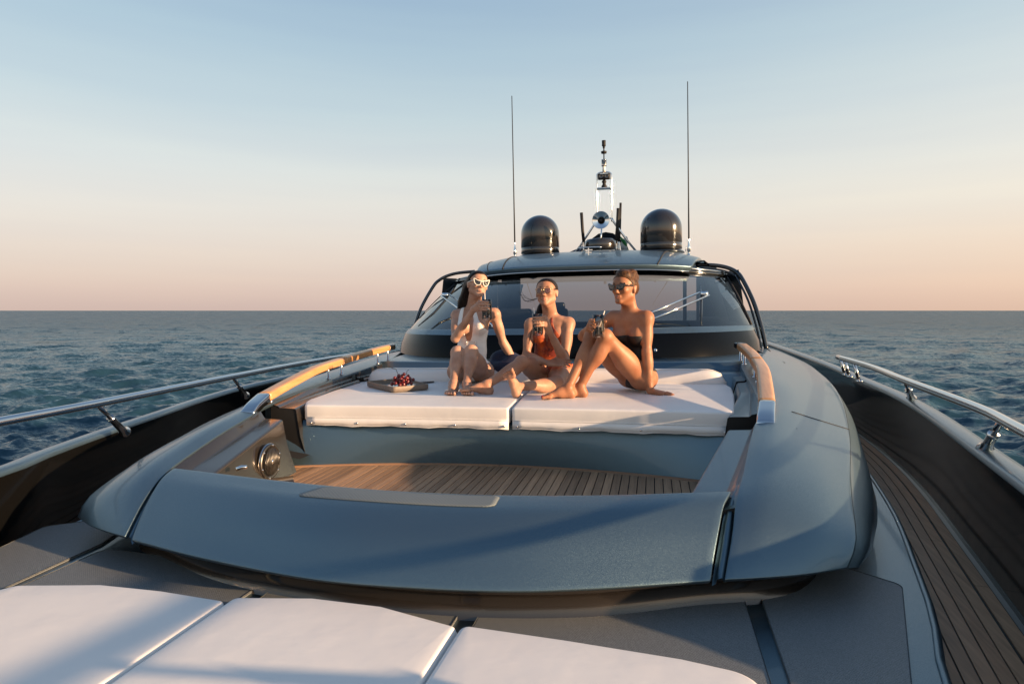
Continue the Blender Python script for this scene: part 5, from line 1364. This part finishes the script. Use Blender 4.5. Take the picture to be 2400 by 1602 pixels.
def sunglasses(body, q, shape, fm, lm, hs=1.0, wide=1.0):
    """frames and lenses in head coordinates, slightly wrapped"""
    def P(x, u, off=0.0):
        f = .112 - 3.4 * x * x + off
        return Vector(q(x, f, u))
    rim_pts = {'cat': [(.008, .020), (.030, .023), (.062, .033), (.060, .014), (.048, -.008), (.028, -.013), (.012, -.004)],
               'cat_wide': [(.008, .020), (.030, .021), (.058, .034), (.062, .030), (.054, .000), (.040, -.015), (.018, -.015), (.010, -.002)],
               'aviator': [(.009, .018), (.030, .021), (.052, .018), (.057, .004), (.050, -.014), (.034, -.023), (.018, -.016), (.009, .002)]}[shape]
    gl = MB()
    w = {'cat': .0032, 'cat_wide': .0032, 'aviator': .0013}[shape]
    for sg in (-1, 1):
        loop = crv([P(sg * x * wide, u) for x, u in rim_pts + rim_pts[:1]], 40); gl.tube(loop, w, 8, cap=False)
    gl.tube([P(-.010, .012, .0005), P(0, .015, .001), P(.010, .012, .0005)], max(w * .8, .0014), 8)
    if shape == 'aviator': gl.tube([P(-.013, .0195, .0005), P(0, .021, .001), P(.013, .0195, .0005)], .0013, 8)
    g = gl.build('sunglasses', fm, body)
    for sg in (-1, 1):
        loop = crv([P(sg * x * wide, u) for x, u in rim_pts + rim_pts[:1]], 40)[:-1]; c = sum(loop, Vector()) / len(loop)
        m = MB(); m.loft([[c + (p - c) * t + Vector(RHF[0]) * (.002 * (1 - t * t)) for p in loop] for t in (.02, .35, .7, 1.0)], True, False); o = m.build('lens', lm, g); solid(o, .0015, 0)
        m = MB().tube([P(sg * .060 * wide, .020, 0), Vector(q(sg * .073, .06, .019)), Vector(q(sg * .080, .0, .014)), Vector(q(sg * .078, -.02, .004))], [max(w, .0018)] * 4, 8); m.build('temple', fm, g)
    return g
RHF = [V3(0, -1, 0)]
AX = V3(0, 0, 1)

# ---- woman in the white swimsuit --------------------------------------------------
G1 = V3(-.335, 4.76, .597)
J1 = dict(head=(-.478, 5.02, .800), neck=(-.530, 5.085, .628), shR=(-.672, 5.07, .555), shL=(-.368, 5.13, .563), elR=(-.630, 4.88, .372), wrR=(-.452, 4.80, .600), elL=(-.318, 5.22, .320), wrL=(-.232, 5.28, .150),
          pel=(-.548, 5.02, .105), hipR=(-.628, 4.99, .098), hipL=(-.463, 4.99, .098), knR=(-.525, 4.60, .275), knL=(-.420, 4.60, .283), anR=(-.487, 4.37, .070), anL=(-.388, 4.37, .070), toR=(-.462, 4.19, .018), toL=(-.335, 4.19, .018))
hands1 = {'R': grip(V3(*J1['wrR']), G1 + V3(0, 0, .030), AX, .0372, 195, 112, (140, -75), lift=0.0), 'L': flat_hand(V3(*J1['wrL']), (.30, .12, -.35), V3(.5, -.4, .6), side_=1, curl=.02)}
FP_ = [(0, -.12), (.03, -.11), (.11, .02), (.20, .08), (.19, .30), (.125, .335), (.088, .40), (.050, .54), (.028, .54), (.046, .40), (.026, .27), (.0, .205)]
BK_ = [(0, -.13), (.05, -.06), (.12, .04), (.20, .08), (.20, .30), (.11, .22), (0, .16)]
b1, q1, RH1, J, Rc1, at1 = person('w1', 'woman in a white plunge swimsuit and white cat-eye sunglasses, raising a glass', J1, (.56, -.82, .06), (.10, .05, 1), SK1, suit=dict(front=FP_, back=BK_), suitm=M_SUIT_W, bust=1.0,
    fwdR=(.1, -.9, .2), fwdL=(.1, -.9, .2), hands=hands1, feet={'R': (0, 0, -1), 'L': (0, 0, -1)})
dn = V3(0, 0, -1)
h0 = q1(0, -.06, .02); hb1 = [q1(-.03, -.085, .0), V3(-.60, 5.13, .66), V3(-.625, 5.16, .55), V3(-.64, 5.17, .42), V3(-.64, 5.15, .30), V3(-.62, 5.12, .20)]
hr = chain(hb1, [.062, .070, .066, .055, .042, .018], .03) + chain([q1(.0, -.08, .0), V3(-.54, 5.17, .60), V3(-.56, 5.20, .42)], [.06, .06, .04], .03) + chain([q1(-.06, -.03, .0), V3(-.615, 5.10, .68), V3(-.66, 5.12, .58)], [.022, .036, .030], .02)
o = hair_mesh(b1, hr, q1, RH1, HAIR_D)
def sf(rr):
    a = Vector(hb1[0]) + Vector((rr.uniform(-.05, .04), rr.uniform(-.03, .05), rr.uniform(-.02, .03))); d = Vector((rr.uniform(-.05, .05), rr.uniform(-.05, .03), 0))
    return [a, Vector(hb1[1]) + d * 1.3, Vector(hb1[3]) + d * 1.3, Vector(hb1[5]) + d * .8 + Vector((0, 0, rr.uniform(-.06, .02)))]
strands(o, sf, 60, .0012, HAIR_D, 2)
RHF[0] = RH1[1]; sunglasses(b1, q1, 'cat_wide', M_FRAME_W, M_LENS_D, wide=1.05)
tumbler(tuple(G1), 'cut glass raised to the mouth of the woman in white', straw=((.010, -.004, .02), (.014, .0, .205)), slabel='straw in the glass raised by the woman in white')
bc = at1(.385) + Rc1[1] * .098
m = MB(); rot = Matrix([list(Rc1[0]), list(Rc1[1]), list(Rc1[2])]).transposed()
m.box(bc, (.075, .012, .060), rot); o = m.build('belt_buckle', mat('mother_of_pearl', (.62, .58, .55), .3, bump=[('noise', 60, .5, .004, (1, 1, 1))]), b1, smooth=False); bevel(o, .003)
for sg in (-1, 1):
    for i in range(5):
        c = Vector(bc) + rot @ Vector((sg * .036, .007, -.025 + .0125 * i)); MB().lathe([(0, .004), (.004, .003), (.005, 0)], c, Vector(Rc1[1]), 8).build('belt_bead', M_CHROME, b1)

# ---- woman in the orange swimsuit ---------------------------------------------------
G2 = V3(.088, 4.60, .482)
J2 = dict(head=(.118, 4.85, .718), neck=(.130, 4.93, .540), shR=(-.020, 4.90, .478), shL=(.276, 4.90, .482), elR=(-.045, 4.83, .235), wrR=(.150, 4.70, .190), elL=(.262, 4.76, .205), wrL=(.166, 4.64, .432),
          pel=(.115, 4.97, .100), hipR=(.045, 4.93, .100), hipL=(.205, 4.93, .100), knR=(-.028, 4.57, .205), anR=(-.228, 4.31, .070), toR=(-.395, 4.235, .100), knL=(.225, 4.56, .062), anL=(.012, 4.20, .068), toL=(-.015, 4.10, .165))
hands2 = {'L': grip(V3(*J2['wrL']), G2 + V3(0, 0, .022), AX, .0372, -12, -118, (45, 70), lift=0.0), 'R': flat_hand(V3(*J2['wrR']), (.9, -.1, .05), V3(-.05, -.5, .8), side_=-1, curl=.12)}
F2 = [(0, -.12), (.03, -.11), (.11, .0), (.20, .05), (.19, .24), (.135, .27), (.062, .36), (.040, .47), (.032, .47), (.030, .36), (.0, .245)]
B2_ = [(0, -.13), (.12, -.06), (.19, .03), (.19, .14), (0, .10)]
b2, q2, RH2, J, Rc2, at2 = person('w2', 'woman in an orange halter swimsuit with rosy aviator sunglasses, legs crossed', J2, (-.10, -.99, .10), (0, .12, 1), SK2, suit=dict(front=F2, back=B2_), suitm=M_SUIT_O, bust=.98,
    fwdR=(-.3, -.6, .7), fwdL=(-.5, -.3, .8), hands=hands2, feet={'R': (-.05, -.15, -1), 'L': (-.1, -.8, -.5)})
pt2 = [q2(0, -.09, .015), q2(-.035, -.11, -.05), V3(.060, 4.97, .60), V3(.030, 4.93, .52), V3(.012, 4.88, .42), V3(-.002, 4.86, .34)]
hr = chain(pt2, [.030, .034, .036, .036, .028, .008], .015) + [ell(q2(0, -.075, .0), (.060, .04, .055), RH2, .03)]
o = hair_mesh(b2, hr, q2, RH2, HAIR_D, grow=.006)
def sf(rr):
    d = Vector((rr.uniform(-.02, .02), rr.uniform(-.02, .02), 0))
    return [Vector(pt2[1]) + d, Vector(pt2[2]) + d * 1.6, Vector(pt2[3]) + d * 2, Vector(pt2[4]) + d * 2.2, Vector(pt2[5]) + d * 2.5 + Vector((0, 0, rr.uniform(-.06, .02)))]
strands(o, sf, 40, .0012, HAIR_D, 3)
def sf(rr):
    a = Vector(q2(-.07, -.01, -.035)); 
    return [a, a + Vector((-.05, -.02, -.02 + rr.uniform(-.01, .01))), a + Vector((-.10, -.03, -.01 + rr.uniform(-.02, .03))), a + Vector((-.14 + rr.uniform(-.01, .02), -.03, .03 + rr.uniform(-.03, .03)))]
strands(o, sf, 7, .0009, HAIR_D, 5)
RHF[0] = RH2[1]; sunglasses(b2, q2, 'aviator', M_GOLD, M_LENS_R)
tumbler(tuple(G2), 'cut glass held at the chest of the woman in orange', straw=((.006, .0, .02), (.026, .010, .200)), slabel='straw in the glass held by the woman in orange')
kn = at2(.40) + Rc2[1] * .098 - Rc2[0] * .012
m = MB()
for i in range(5):
    a = i * 1.25; m.tube(crv([Vector(kn), Vector(kn + Rc2[0] * .022 * math.cos(a) + Rc2[2] * .022 * math.sin(a) + Rc2[1] * .012), Vector(kn + Rc2[0] * .04 * math.cos(a + .4) + Rc2[2] * .045 * math.sin(a + .4))], 8), [.006, .006, .0055, .005, .005, .004, .004, .003], 6)
m.build('tied_knot', mat('dark_orange_cloth', (.36, .05, .015), .6), b2)

# ---- woman in the black swimsuit ------------------------------------------------------
G3 = V3(.563, 4.195, .470)
J3 = dict(head=(.722, 4.48, .722), neck=(.755, 4.53, .560), shR=(.640, 4.57, .525), shL=(.866, 4.47, .522), elR=(.425, 4.53, .395), wrR=(.500, 4.29, .465), elL=(.868, 4.43, .285), wrL=(.884, 4.43, .060),
          pel=(.800, 4.60, .103), hipR=(.740, 4.65, .100), hipL=(.822, 4.51, .100), knR=(.500, 4.34, .388), anR=(.362, 4.16, .071), toR=(.200, 4.085, .018), knL=(.600, 4.26, .402), anL=(.436, 4.22, .071), toL=(.262, 4.20, .018))
hands3 = {'R': grip(V3(*J3['wrR']), G3 + V3(0, 0, .010), AX, .0372, 165, 75, (95, -80), lift=0.0), 'L': flat_hand(V3(*J3['wrL']) + V3(.0, 0, -.035), (.95, -.15, -.08), V3(0, 0, 1), side_=1, curl=.05)}
hands3['L'] += [cone(J3['wrL'], V3(*J3['wrL']) + V3(.012, 0, -.038), .0215, .020, .015)]
F3 = [(0, -.13), (.03, -.11), (.10, .02), (.22, .10), (.22, .322), (0, .322)]
B3_ = [(0, -.13), (.05, -.06), (.12, .04), (.22, .10), (.22, .30), (0, .28)]
b3, q3, RH3, J, Rc3, at3 = person('w3', 'tanned woman in a strapless black swimsuit with black cat-eye sunglasses, knees drawn up', J3, (-.52, -.85, .02), (.02, .04, 1), SK3, suit=dict(front=F3, back=B3_), suitm=M_SUIT_K, bust=.95,
    fwdR=(-.8, -.3, .3), fwdL=(-.8, -.4, .3), hands=hands3, feet={'R': (0, 0, -1), 'L': (0, 0, -1)})
hr = [ell(q3(.0, -.075, .080), (.056, .052, .044), RH3, .02), ell(q3(0, -.095, .01), (.050, .038, .055), RH3, .02), ell(q3(.0, -.015, .090), (.066, .070, .038), RH3, .02), ell(q3(0.01, .030, .098), (.046, .040, .028), RH3, .02), ell(q3(-.02, .0, .112), (.035, .045, .022), RH3, .02), ell(q3(.03, -.04, .110), (.035, .035, .026), RH3, .02)]
o = hair_mesh(b3, hr, q3, RH3, HAIR_B, grow=.006)
def sf(rr):
    a = Vector(q3(rr.uniform(-.05, .05), rr.uniform(-.05, .06), .105)); d = Vector((rr.uniform(-.03, .02), rr.uniform(-.02, .03), rr.uniform(.0, .02)))
    return [a - Vector((0, 0, .012)), a + d * .5, a + d]
strands(o, sf, 40, .0009, HAIR_B, 8)
def sf(rr):
    a = Vector(q3(.045, -.06, -.05 + rr.uniform(-.02, .02))); return [a, a + Vector((-.04, -.03, -.03)), a + Vector((-.09 + rr.uniform(-.02, .02), -.05, -.03 + rr.uniform(-.02, .02)))]
strands(o, sf, 5, .0008, HAIR_B, 9)
RHF[0] = RH3[1]; sunglasses(b3, q3, 'cat', M_BLACK, M_LENS_D, wide=1.05)
tumbler(tuple(G3), 'cut glass resting on the knee of the woman in black', straw=((.012, .0, .02), (-.040, -.004, .180)), slabel='slanted straw in the glass of the woman in black')
# ------------------------------------------------------------------ the whole yacht and all aboard heel slightly
HEEL = Matrix.Translation(CAM) @ Matrix.Rotation(-ROLL, 4, 'Y') @ Matrix.Translation(-CAM)
for o in list(SC.objects):
    if o.parent is None and o.type in ('MESH', 'EMPTY') and o.name != 'sea':
        o.matrix_basis = HEEL @ o.matrix_basis
bpy.context.view_layer.update()
